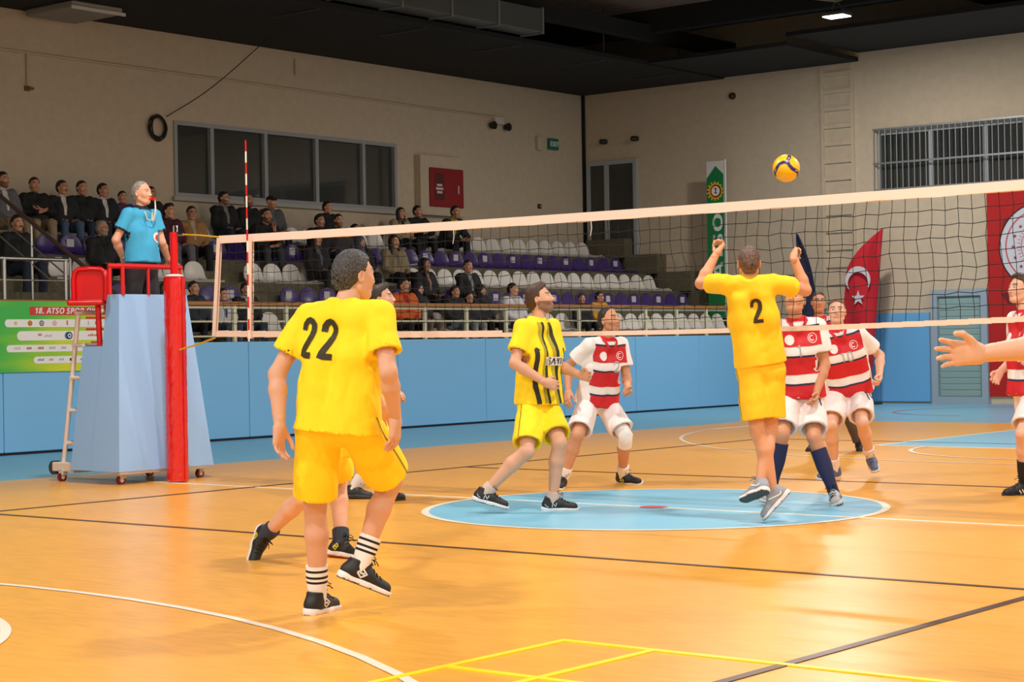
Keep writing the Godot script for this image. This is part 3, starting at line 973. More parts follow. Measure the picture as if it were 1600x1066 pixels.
func flags() -> void:
	# green pillar flag
	var o := thing("green_pillar_flag", "tall narrow green flag with a white pointed top and gear emblem", "flag", Vector3(-12.74, TOP[0], -20.75))
	var g := Geo.new()
	g.tube([Vector3(0.235, -0.0, 0), Vector3(0.235, 3.52, 0)], 0.016, rgb(220, 220, 215), 8)
	part("pole", g, M.paint, o)
	slab("cloth", Vector3(-0.22, 0.25, -0.004), Vector3(0.21, 3.5, 0.004), M.cloth, o, rgb(206, 206, 200))
	g = Geo.new()
	g.prism(PackedVector2Array([Vector2(-0.22, 0.25), Vector2(0.19, 0.25), Vector2(0.19, 3.22), Vector2(0.0, 3.4), Vector2(-0.22, 3.15)]), 0.003, Transform3D(Basis(), Vector3(0, 0, 0.004)), rgb(20, 120, 62))
	part("green_field", g, M.printed, o)
	g = Geo.new()
	for q in 14:
		var a := TAU * q / 14.0
		g.prism(PackedVector2Array([Vector2(-0.022, 0.12), Vector2(0.022, 0.12), Vector2(0.016, 0.2), Vector2(-0.016, 0.2)]), 0.003, Transform3D(Basis(Vector3.BACK, a), Vector3(-0.02, 2.88, 0.007)), rgb(226, 176, 40))
	part("gear_teeth", g, M.printed, o)
	for r in [[0.16, rgb(226, 176, 40), 0.008], [0.135, rgb(176, 50, 40), 0.009], [0.1, rgb(226, 220, 210), 0.010]]:
		g = Geo.new()
		var ring := PackedVector2Array()
		for q in 32:
			ring.append(Vector2(cos(TAU * q / 32.0), sin(TAU * q / 32.0)) * r[0])
		g.prism(ring, 0.001, Transform3D(Basis(), Vector3(-0.0, 2.88, r[2])), r[1])
		part("emblem_disc", g, M.printed, o)
	g = Geo.new()
	for q in [[-0.03, -0.05, 0.03, -0.03], [-0.012, -0.03, 0.012, 0.04], [-0.035, 0.04, 0.035, 0.06]]:
		g.box(Vector3(q[0], 2.88 + q[1], 0.011), Vector3(q[2], 2.88 + q[3], 0.013), rgb(50, 46, 44))
	part("emblem_mark", g, M.printed, o)
	var wm := mat("flag_white", s8(214, 220, 212), 0.7)
	var up := Basis(Vector3.BACK, PI / 2.0)
	text("flag_letters", "ATSO", 0.36, wm, o, Transform3D(up.scaled_local(Vector3(1.55, 0.9, 1)), Vector3(0.04, 1.75, 0.009)))
	# feather flags on the floor before the end wall
	for e in [["navy_feather_flag", "dark navy feather flag standing before the end wall", rgb(30, 34, 66), Vector3(-10.55, 0, -20.6), 0], ["red_feather_flag", "red feather flag with a white crescent and star before the end wall", rgb(190, 24, 40), Vector3(-9.32, 0, -20.6), 1]]:
		o = thing(e[0], e[1], "flag", e[3])
		var side := 1.0 if e[4] == 1 else -1.0
		# outline: half width by height
		var cloth := Geo.new()
		var rows := 26
		for sd in 2:
			var b := cloth.v.size()
			for k in rows + 1:
				var t := float(k) / rows
				var y := lerpf(0.38, 3.38, t)
				var xl := lerpf(-0.55, -0.28, t) if e[4] == 1 else -0.2
				var xr := lerpf(0.14, 0.45, t) if e[4] == 1 else 0.19
				if e[4] == 1 and t > 0.72:
					xl = lerpf(-0.356, 0.42, pow((t - 0.72) / 0.28, 1.7))
				if e[4] == 0 and t > 0.6:
					xr = lerpf(0.19, -0.17, pow((t - 0.6) / 0.4, 1.9))
				for q in 11:
					var s := q / 10.0
					var x := lerpf(xl, xr, s)
					var zz := 0.035 * sin(s * 7.0 + t * 9.0) * sin(PI * s) + 0.02 * sin(t * 6.0 + s * 3.0)
					cloth.v.append(Vector3(x, y, zz + (0.003 if sd == 0 else -0.003)))
					cloth.n.append(Vector3(-0.25 * cos(s * 7.0 + t * 9.0), 0, 1).normalized() * (1.0 if sd == 0 else -1.0))
					cloth.c.append(e[2])
			for k in rows:
				for q in 10:
					var a := b + k * 11 + q
					cloth.i.append_array([a, a + 11, a + 1, a + 1, a + 11, a + 12] if sd == 0 else [a, a + 1, a + 11, a + 1, a + 12, a + 11])
		part("cloth", cloth, M.cloth, o)
		g = Geo.new()
		if e[4] == 1:
			g.tube([Vector3(0.1, 0, 0), Vector3(0.15, 0.38, 0), Vector3(0.46, 3.4, 0)], 0.014, rgb(150, 30, 40), 8)
		else:
			g.tube([Vector3(-0.21, 0, 0), Vector3(-0.21, 3.4, 0)], 0.014, rgb(40, 40, 60), 8)
		part("pole", g, M.paint, o)
		g = Geo.new()
		g.rbox(Vector3(-0.2, 0, -0.2), Vector3(0.3, 0.04, 0.2), 0.01, rgb(40, 40, 42))
		part("foot_plate", g, M.paint, o)
		if e[4] == 1:
			g = Geo.new()
			var pl := PackedVector2Array()
			for q in 25:
				var a := deg_to_rad(lerpf(-35, 215, q / 24.0))
				pl.append(Vector2(cos(a), sin(a)) * 0.27)
			for q in 25:
				var a := deg_to_rad(lerpf(208, -28, q / 24.0))
				pl.append(Vector2(0, -0.07) + Vector2(cos(a), sin(a)) * 0.222)
			g.prism(pl, 0.006, Transform3D(Basis(), Vector3(-0.06, 2.42, 0.05)), rgb(206, 200, 204))
			part("crescent", g, M.printed, o)
			g = Geo.new()
			g.prism(star(0.15, PI / 2.0), 0.006, Transform3D(Basis(), Vector3(-0.06, 2.07, 0.05)), rgb(206, 200, 204))
			part("star", g, M.printed, o)
	sponsor_banner()


func pill(lo: Vector2, hi: Vector2) -> PackedVector2Array:
	var r := (hi.y - lo.y) * 0.5
	var p := PackedVector2Array()
	for q in 11:
		var a := deg_to_rad(lerpf(90, 270, q / 10.0))
		p.append(Vector2(lo.x + r + cos(a) * r, lo.y + r + sin(a) * r))
	p.append(Vector2(hi.x, lo.y))
	p.append(Vector2(hi.x, hi.y))
	return p


func sponsor_banner() -> void:
	# banner hung over the padded wall; local x runs along -z of the hall, y up
	var o := thing("sponsor_banner", "green and yellow printed banner with white logo strips on the blue padded wall", "banner", Vector3(-11.385, 1.04, -2.1))
	o.rotation.y = PI / 2.0
	var im := Image.create(256, 64, false, Image.FORMAT_RGB8)
	var nz := FastNoiseLite.new()
	nz.seed = 4
	nz.frequency = 0.02
	for y in 64:
		for x in 256:
			var t := clampf(0.5 + 0.55 * sin(x * 0.033 - 0.6 + y * 0.02) + 0.5 * nz.get_noise_2d(x * 0.6, y * 2.2), 0.0, 1.0)
			var c := s8(58, 178, 72).lerp(s8(214, 216, 34), t)
			im.set_pixel(x, y, c)
	var m := StandardMaterial3D.new()
	m.resource_name = "banner_print"
	m.albedo_texture = ImageTexture.create_from_image(im)
	m.roughness = 0.5
	var q := QuadMesh.new()
	q.size = Vector2(6.2, 0.9)
	inst("printed_face", q, m, o, Transform3D(Basis(), Vector3(-1.1 + 0.4, 0.45, 0.006)))
	slab("backing", Vector3(-3.8, 0, 0), Vector3(2.4, 0.9, 0.005), M.cloth, o, rgb(220, 220, 215))
	var red := mat("banner_red", s8(206, 44, 44), 0.5)
	var wht := mat("banner_white", s8(236, 232, 226), 0.5)
	var g := Geo.new()
	g.box(Vector3(0.5, 0.725, 0.006), Vector3(2.38, 0.83, 0.009))
	part("title_strip", g, red, o)
	var t := text("title_text", "18. ATSO SPOR OYUNLARI", 0.105, wht, o, Transform3D(), true, 0.003)
	(t.mesh as TextMesh).horizontal_alignment = HORIZONTAL_ALIGNMENT_LEFT
	var wide := 1.38 / maxf(0.2, t.mesh.get_aabb().size.x)
	t.transform = Transform3D(Basis(Vector3(wide, 0, 0), Vector3(0.2, 1, 0), Vector3(0, 0, 1)), Vector3(0.57, 0.778, 0.011))
	for s in [[0.12, 0.57, 0.67], [0.3, 0.40, 0.52], [0.14, 0.255, 0.345], [0.55, 0.105, 0.195]]:
		g = Geo.new()
		g.prism(pill(Vector2(s[0], s[1]), Vector2(2.36, s[2])), 0.003, Transform3D(Basis(), Vector3(0, 0, 0.006)))
		part("logo_strip", g, wht, o)
	for s in [[-0.55, 0.48, 0.72], [-0.55, 0.1, 0.34]]:
		g = Geo.new()
		g.rbox(Vector3(s[0], s[1], 0.004), Vector3(0.02, s[2], 0.009), 0.0024)
		part("logo_panel", g, wht, o)
	for s in [[1.38, 0.675], [1.38, 0.525], [1.46, 0.35]]:
		g = Geo.new()
		g.box(Vector3(s[0], s[1], 0.006), Vector3(s[0] + 0.34, s[1] + 0.03, 0.009))
		part("caption_tab", g, red, o)
	# logos in the strips: discs, rings and short lines of print
	var marks := [[0.28, 0.62, 0.025, rgb(200, 200, 120), 0], [0.5, 0.62, 0.036, rgb(196, 120, 40), 0], [0.68, 0.62, 0.036, rgb(50, 50, 60), 1], [0.88, 0.62, 0.033, rgb(220, 150, 150), 1], [1.08, 0.625, 0.03, rgb(220, 80, 40), 2], [1.25, 0.62, 0.03, rgb(190, 60, 70), 1], [1.42, 0.62, 0.026, rgb(180, 180, 190), 2], [1.58, 0.62, 0.05, rgb(110, 100, 180), 3], [1.78, 0.62, 0.05, rgb(160, 60, 70), 4], [0.65, 0.47, 0.03, rgb(200, 90, 90), 4], [0.78, 0.455, 0.06, rgb(190, 180, 180), 4], [1.08, 0.46, 0.045, rgb(70, 130, 190), 0], [1.11, 0.46, 0.05, rgb(60, 60, 110), 1], [1.5, 0.46, 0.09, rgb(200, 80, 60), 4], [0.3, 0.3, 0.05, rgb(200, 180, 180), 4], [0.48, 0.3, 0.04, rgb(170, 70, 90), 4], [0.66, 0.3, 0.045, rgb(170, 40, 60), 4], [0.84, 0.3, 0.05, rgb(170, 170, 180), 4], [1.02, 0.3, 0.04, rgb(160, 170, 200), 4], [1.2, 0.3, 0.035, rgb(110, 120, 180), 2], [1.4, 0.3, 0.05, rgb(170, 170, 190), 4], [0.66, 0.15, 0.05, rgb(120, 130, 190), 4], [0.82, 0.15, 0.035, rgb(210, 150, 150), 4], [0.98, 0.15, 0.04, rgb(170, 170, 190), 4], [1.15, 0.15, 0.04, rgb(40, 44, 36), 3], [1.32, 0.15, 0.04, rgb(130, 130, 200), 4], [1.46, 0.15, 0.04, rgb(40, 50, 130), 3]]
	for k in marks:
		g = Geo.new()
		var r: float = k[2]
		match k[4]:
			0, 1:
				var ring := PackedVector2Array()
				for e in 20:
					ring.append(Vector2(cos(TAU * e / 20.0), sin(TAU * e / 20.0)) * r)
				g.prism(ring, 0.002, Transform3D(Basis(), Vector3(k[0], k[1], 0.009)), k[3])
				if k[4] == 1:
					for e in 20:
						ring[e] *= 0.62
					g.prism(ring, 0.001, Transform3D(Basis(), Vector3(k[0], k[1], 0.011)), rgb(226, 222, 218))
					for e in 20:
						ring[e] *= 0.5
					g.prism(ring, 0.001, Transform3D(Basis(), Vector3(k[0], k[1], 0.012)), k[3])
			2:
				g.box(Vector3(k[0] - r * 0.35, k[1] - r, 0.009), Vector3(k[0] + r * 0.35, k[1] + r, 0.011), k[3])
			3:
				g.box(Vector3(k[0] - r, k[1] - r * 0.42, 0.009), Vector3(k[0] + r, k[1] + r * 0.42, 0.011), k[3])
			4:
				for e in 6:
					g.box(Vector3(k[0] - r + e * r / 3.0, k[1] - 0.01, 0.009), Vector3(k[0] - r + e * r / 3.0 + r * 0.22, k[1] + 0.01 + 0.006 * ((e * 7) % 3), 0.011), k[3])
		part("logo", g, M.printed, o)
# ---------------------------------------------------------------- the cast
func cast(key: String, label: String, o: Dictionary, floor_y := 0.0) -> Node3D:
	var J: Dictionary = POSES[key]
	var base := Vector3(J.pelvis.x, floor_y, J.pelvis.z)
	var n := thing("person", label, "person", base)
	figure(loc(J, base), o, n)
	return n


func players() -> void:
	var hf := head_field(0.0045)
	var tan := rgb(216, 164, 134)
	var fair := rgb(228, 178, 150)
	var dark := rgb(206, 146, 110)
	var yel := rgb(255, 222, 24)
	var ink := rgb(52, 46, 22)
	var wht := rgb(240, 234, 230)
	var redt := rgb(206, 24, 34)
	shoes.black = make_shoe(rgb(30, 29, 31), rgb(240, 236, 236), rgb(26, 26, 28), "patch", rgb(226, 220, 210))
	shoes.black_yellow = make_shoe(rgb(30, 29, 31), rgb(238, 232, 230), rgb(26, 26, 28), "patch", rgb(206, 190, 50), 0.006, rgb(214, 150, 130))
	shoes.plain_black = make_shoe(rgb(32, 31, 33), rgb(40, 38, 40), rgb(30, 30, 32), "", Color.BLACK)
	shoes.letter = make_shoe(rgb(36, 35, 38), rgb(232, 230, 230), rgb(28, 28, 30), "N", rgb(210, 210, 214))
	shoes.gum = make_shoe(rgb(32, 32, 34), rgb(226, 226, 216), rgb(28, 28, 30), "patch", rgb(190, 206, 60), 0.006, rgb(170, 90, 50))
	shoes.grey = make_shoe(rgb(150, 152, 160), rgb(236, 228, 228), rgb(120, 122, 130), "swoosh", rgb(242, 240, 240))
	shoes.mixed = make_shoe(rgb(180, 178, 180), rgb(214, 212, 212), rgb(24, 24, 28), "stripes", rgb(40, 40, 46))
	shoes.blue_grey = make_shoe(rgb(92, 104, 128), rgb(220, 214, 214), rgb(60, 66, 84), "", Color.BLACK)
	shoes.striped = make_shoe(rgb(28, 28, 30), rgb(44, 42, 44), rgb(28, 28, 30), "stripes", rgb(236, 232, 232))
	var yellow := {"hf": hf, "tone": tan, "hair": "short", "hair_col": rgb(38, 30, 26), "shirt_col": yel, "short_col": yel, "shorts": true, "piping": true, "shoe": "black", "loose": 0.012}
	# number 22, seen from behind
	var o: Dictionary = yellow.duplicate()
	o.merge({"cell": 0.012, "hem": 0.09, "hair_col": rgb(38, 34, 33), "hair_col2": rgb(84, 79, 76), "fold": 0.011, "sock": wht, "sock_len": 0.15, "sock_stripes": [[0.5, 0.57], [0.66, 0.73], [0.82, 0.89]], "fat": 1.04, "loose": 0.006, "haircell": 0.0045, "curlL": 22.0, "curlR": 26.0, "short_len": 0.9,
		"decals": [["number", true, glyph_lines("22", 0.0, 0.0, 0.062, 0.165, 0.045), 0.03, ink, -0.155, 0.52]]}, true)
	cast("p22", "person in yellow kit numbered 22 seen from behind, striped white socks, black shoes", o)
	# the runner hidden behind 22
	o = yellow.duplicate()
	o.merge({"shoe": "black_yellow", "sock": rgb(52, 56, 72), "sock_len": 0.09, "tone": fair, "shirt": "yellow_striped"}, true)
	cast("runner", "person in yellow running behind number 22, navy ankle socks and black shoes", o)
	# dark-haired player in profile
	o = yellow.duplicate()
	o.merge({"shoe": "plain_black", "sock": rgb(226, 222, 218), "sock_len": 0.12, "shirt": "yellow_striped", "hair": "thick", "hair_col": rgb(46, 34, 28)}, true)
	cast("dark", "dark-haired person in striped yellow shirt in profile behind number 22", o)
	# bearded player with the striped shirt
	o = yellow.duplicate()
	o.merge({"cell": 0.011, "hem": 0.045, "shoe": "letter", "shirt": "yellow_striped", "hair": "thick", "hair_col": rgb(62, 42, 30), "beard": "full", "tone": tan, "curlL": 30.0, "curlR": 20.0, "sock": rgb(214, 186, 172), "sock_len": 0.06, "thumbR": Vector3(0, 1, 0), "thumbL": Vector3(0, 1, 0)}, true)
	var band := []
	for k in 4:
		band.append([Vector2(0.0, 0.013 + k * 0.0165), Vector2(0.235, 0.013 + k * 0.0165)])
	o.decals = [["chest_strip", false, band, 0.0175, rgb(232, 228, 222), -0.09, 0.42, 0.005], ["chest_text", false, glyph_lines("SAYIN", 0.055, 0.014, 0.032, 0.05, 0.011), 0.009, rgb(22, 20, 18), -0.09, 0.42, 0.009], ["chest_logo", false, glyph_lines("N", 0.008, 0.014, 0.026, 0.046, 0.01), 0.008, rgb(214, 190, 60), -0.09, 0.42, 0.009]]
	cast("say", "bearded person in black-striped yellow shirt with white chest strip looking up", o)
	# jumping number 2
	o = yellow.duplicate()
	o.merge({"cell": 0.011, "hem": 0.0, "drape": 0.01, "fat": 0.86, "loose": 0.004, "shoe": "grey", "hair": "buzz", "hair_col": rgb(72, 52, 42), "hair_col2": rgb(120, 92, 76), "tone": rgb(214, 152, 112), "shirt_col": rgb(252, 204, 22), "short_col": rgb(250, 200, 22), "curlL": 62.0, "curlR": 74.0, "sleeve": 0.62, "fold": 0.009, "short_len": 0.8,
		"decals": [["number", true, glyph_lines("2", 0.0, 0.0, 0.062, 0.15, 0.0), 0.026, ink, -0.02, 0.55]]}, true)
	cast("jump", "person in yellow kit numbered 2 jumping with both fists raised, grey shoes", o)
	# the white and red side
	var red := {"cell": 0.0125, "drape": 0.06, "hem": 0.055, "hf": hf, "tone": tan, "hair": "short", "hair_col": rgb(44, 34, 30), "shirt": "red_bands", "shirt_col": wht, "trim_col": redt, "short_col": rgb(240, 228, 224), "shoe": "black", "loose": 0.012}
	var crest: Array = [["chest_badge", false, disc_lines(Vector2(-0.085, 0.435), 0.036), 0.024, wht, 0.0, 0.0, 0.005], ["chest_crescent_ring", false, ring_lines(Vector2(0.1, 0.435), 0.036), 0.005, wht, 0.0, 0.0, 0.005], ["chest_crescent", false, ring_lines(Vector2(0.096, 0.435), 0.018, 50, 310), 0.007, wht, 0.0, 0.0, 0.005]]
	var grey := rgb(176, 172, 172)
	o = red.duplicate()
	o.merge({"shoe": "gum", "hair": "receding", "tone": dark, "beard": "stubble", "sock": wht, "sock_len": 0.1, "wrapL": [rgb(240, 234, 230)], "curlL": 70.0, "curlR": 26.0, "short_len": 0.86}, true)
	o.decals = crest + [["number", false, glyph_lines("2", 0.0, 0.0, 0.05, 0.09, 0.0), 0.01, grey, 0.03, 0.52, 0.005]]
	cast("red2", "person in red and white shirt numbered 2 with a white knee support", o)
	o = red.duplicate()
	o.merge({"shoe": "mixed", "hair": "buzz", "tone": dark, "sock": rgb(34, 40, 78), "sock_len": 0.36, "curlL": 34.0}, true)
	o.decals = crest + [["number", false, glyph_lines("1", 0.0, 0.0, 0.05, 0.09, 0.0), 0.01, grey, -0.04, 0.52, 0.005]]
	o.short_decals = [["number", false, glyph_lines("1", 0.07, -0.13, 0.045, 0.08, 0.0), 0.014, rgb(38, 44, 84)]]
	cast("red1", "person in red and white kit with long navy socks looking up at the ball", o)
	o = red.duplicate()
	o.merge({"shoe": "blue_grey", "hair": "buzz", "hair_col": rgb(96, 68, 50), "tone": fair, "fat": 1.1, "sock": rgb(240, 222, 216), "sock_len": 0.11, "curlL": 50.0, "beard": "clean"}, true)
	o.decals = crest + [["number", false, glyph_lines("10", 0.0, 0.0, 0.045, 0.085, 0.02), 0.01, grey, -0.045, 0.52, 0.005]]
	o.short_decals = [["number", false, glyph_lines("10", 0.075, -0.14, 0.04, 0.085, 0.018), 0.013, rgb(38, 44, 84)]]
	cast("red10", "person in red and white kit numbered 10 stepping forward, blue-grey shoes", o)
	o = red.duplicate()
	o.merge({"shoe": "plain_black", "tone": rgb(196, 134, 100), "trousers": true, "short_col": rgb(84, 70, 62), "hair": "buzz"}, true)
	o.decals = crest
	cast("red3", "person in red and white shirt and dark trousers standing between two teammates", o)
	o = red.duplicate()
	o.merge({"shoe": "striped", "tone": fair, "hair": "thick", "hair_col": rgb(66, 50, 40), "sock": rgb(26, 26, 30), "sock_len": 0.22}, true)
	o.decals = crest
	cast("redR", "person in red and white kit and black socks in profile before the red banner", o)
	# the outstretched arm that reaches in from the right
	o = yellow.duplicate()
	o.merge({"tone": fair, "curlR": 16.0, "spreadR": 13.0, "thumbR": Vector3(0.1, 1, 0.1), "handcell": 0.0035, "sock": wht}, true)
	cast("arm", "person in yellow kit reaching one open hand out across the court", o)
	# the referee
	o = {"cell": 0.012, "hf": hf, "tone": rgb(226, 168, 136), "hair": "receding", "hair_col": rgb(120, 112, 106), "hair_col2": rgb(176, 168, 160), "shirt": "polo", "shirt_col": rgb(66, 168, 212), "trim_col": rgb(20, 30, 44), "trousers": true, "short_col": rgb(46, 40, 46), "shoe": "plain_black", "belly": 0.03, "hem": 0.0, "collar": 0.04, "loose": 0.0, "curlL": 66.0, "curlR": 70.0, "sleeve": 0.66, "fold": 0.007}
	o.decals = [["chest_badge", false, disc_lines(Vector2(0.08, 0.26), 0.052), 0.034, rgb(228, 220, 214), 0.0, 0.0, 0.005], ["badge_print", false, disc_lines(Vector2(0.08, 0.258), 0.03), 0.02, rgb(200, 60, 50), 0.0, 0.0, 0.008]]
	var ref := cast("ump", "referee in a light blue polo shirt blowing a red whistle on the padded stand", o, 1.235)
	var J := loc(POSES.ump, Vector3(POSES.ump.pelvis.x, 1.235, POSES.ump.pelvis.z))
	var hz: Vector3 = J.fw
	var mouth: Vector3 = J.head + hz * 0.1 - Vector3(0, 0.062, 0)
	var g := Geo.new()
	g.tube([mouth, mouth + hz * 0.05], 0.013, rgb(206, 24, 26), 10)
	g.tube([mouth + hz * 0.045 + Vector3(0, -0.018, 0), mouth + hz * 0.045 + Vector3(0, 0.012, 0)], 0.016, rgb(206, 24, 26), 12)
	var wt := thing("whistle", "small red whistle in the referee's mouth with a white cord", "whistle", ref.position)
	part("whistle_body", g, M.plastic, wt)
	g = Geo.new()
	var side := Vector3.UP.cross(hz)
	for s in [-1.0, 1.0]:
		g.tube([mouth + hz * 0.05, mouth + hz * 0.055 + Vector3(0, -0.12, 0) + side * s * 0.006, mouth + hz * 0.03 + Vector3(0, -0.22, 0) + side * s * 0.012, J.neck + J.F * 0.115 - Vector3(0, 0.11, 0) + side * s * 0.04, J.neck + J.F * 0.1 - Vector3(0, 0.03, 0) + side * s * 0.07], 0.006, rgb(226, 220, 210), 6)
	part("cord", g, M.rope, wt)
	g = Geo.new()
	var U: Vector3 = (J.neck - J.pelvis).normalized()
	for q in 3:
		var cx: Vector3 = J.pelvis + U * 0.035 + J.FH * 0.148
		g.rbox(Vector3(-0.028, -0.02, 0), Vector3(0.028, 0.02, 0.012), 0.004, rgb(196, 160, 110), Transform3D(Basis(Vector3.UP.cross(J.FH), Vector3.UP, J.FH), cx))
	part("belt_buckle", g, M.paint, ref)


# ---------------------------------------------------------------- the crowd
const SIT := {
	"lap": {"elL": [0.225, 0.33, -0.2], "wrL": [0.13, 0.21, 0.0], "haL": [0.05, 0.2, 0.12], "elR": [-0.225, 0.33, -0.2], "wrR": [-0.13, 0.21, 0.0], "haR": [-0.05, 0.2, 0.12]},
	"folded": {"elL": [0.25, 0.36, -0.14], "wrL": [0.02, 0.38, 0.0], "haL": [-0.13, 0.4, -0.01], "elR": [-0.25, 0.36, -0.14], "wrR": [-0.02, 0.34, 0.03], "haR": [0.13, 0.37, 0.02]},
	"chin": {"lean": 0.16, "elL": [0.14, 0.24, 0.14], "wrL": [0.05, 0.5, 0.12], "haL": [0.01, 0.63, 0.08], "elR": [-0.2, 0.27, 0.02], "wrR": [-0.02, 0.24, 0.16], "haR": [0.1, 0.24, 0.18]},
	"knees": {"lean": 0.24, "elL": [0.2, 0.26, 0.1], "wrL": [0.07, 0.2, 0.3], "haL": [0.0, 0.16, 0.4], "elR": [-0.2, 0.26, 0.1], "wrR": [-0.07, 0.2, 0.3], "haR": [0.0, 0.16, 0.4]},
}
var sit_cache := {}


func sitter(pose: String, turn: float) -> Dictionary:
	var s: Dictionary = SIT[pose]
	var lean: float = s.get("lean", 0.0)
	var dy := -0.05 * lean / 0.2
	var J := {"H": 0.97, "F": Vector3.BACK, "FH": Vector3.BACK, "fw": Vector3(sin(turn), 0, cos(turn)), "hp": Vector3(0, 0, 0)}
	J.pelvis = Vector3(0, 0.17, -0.22)
	J.neck = Vector3(0, 0.645 + dy, -0.28 + lean)
	J.head = Vector3(0, 0.785 + dy, -0.245 + lean * 1.2)
	for e in [["L", 1.0], ["R", -1.0]]:
		var n: String = e[0]
		var sg: float = e[1]
		J["sh" + n] = J.neck + Vector3(sg * 0.168, -0.06, 0)
		for q in ["el", "wr", "ha"]:
			var a: Array = s[q + n]
			J[q + n] = Vector3(a[0], a[1], a[2])
		J["hip" + n] = Vector3(sg * 0.09, 0.15, -0.22)
		J["kn" + n] = Vector3(sg * 0.13, 0.16, 0.19)
		J["an" + n] = Vector3(sg * 0.13, -0.33, 0.2)
		J["toe" + n] = Vector3(sg * 0.15, -0.385, 0.35)
	return J


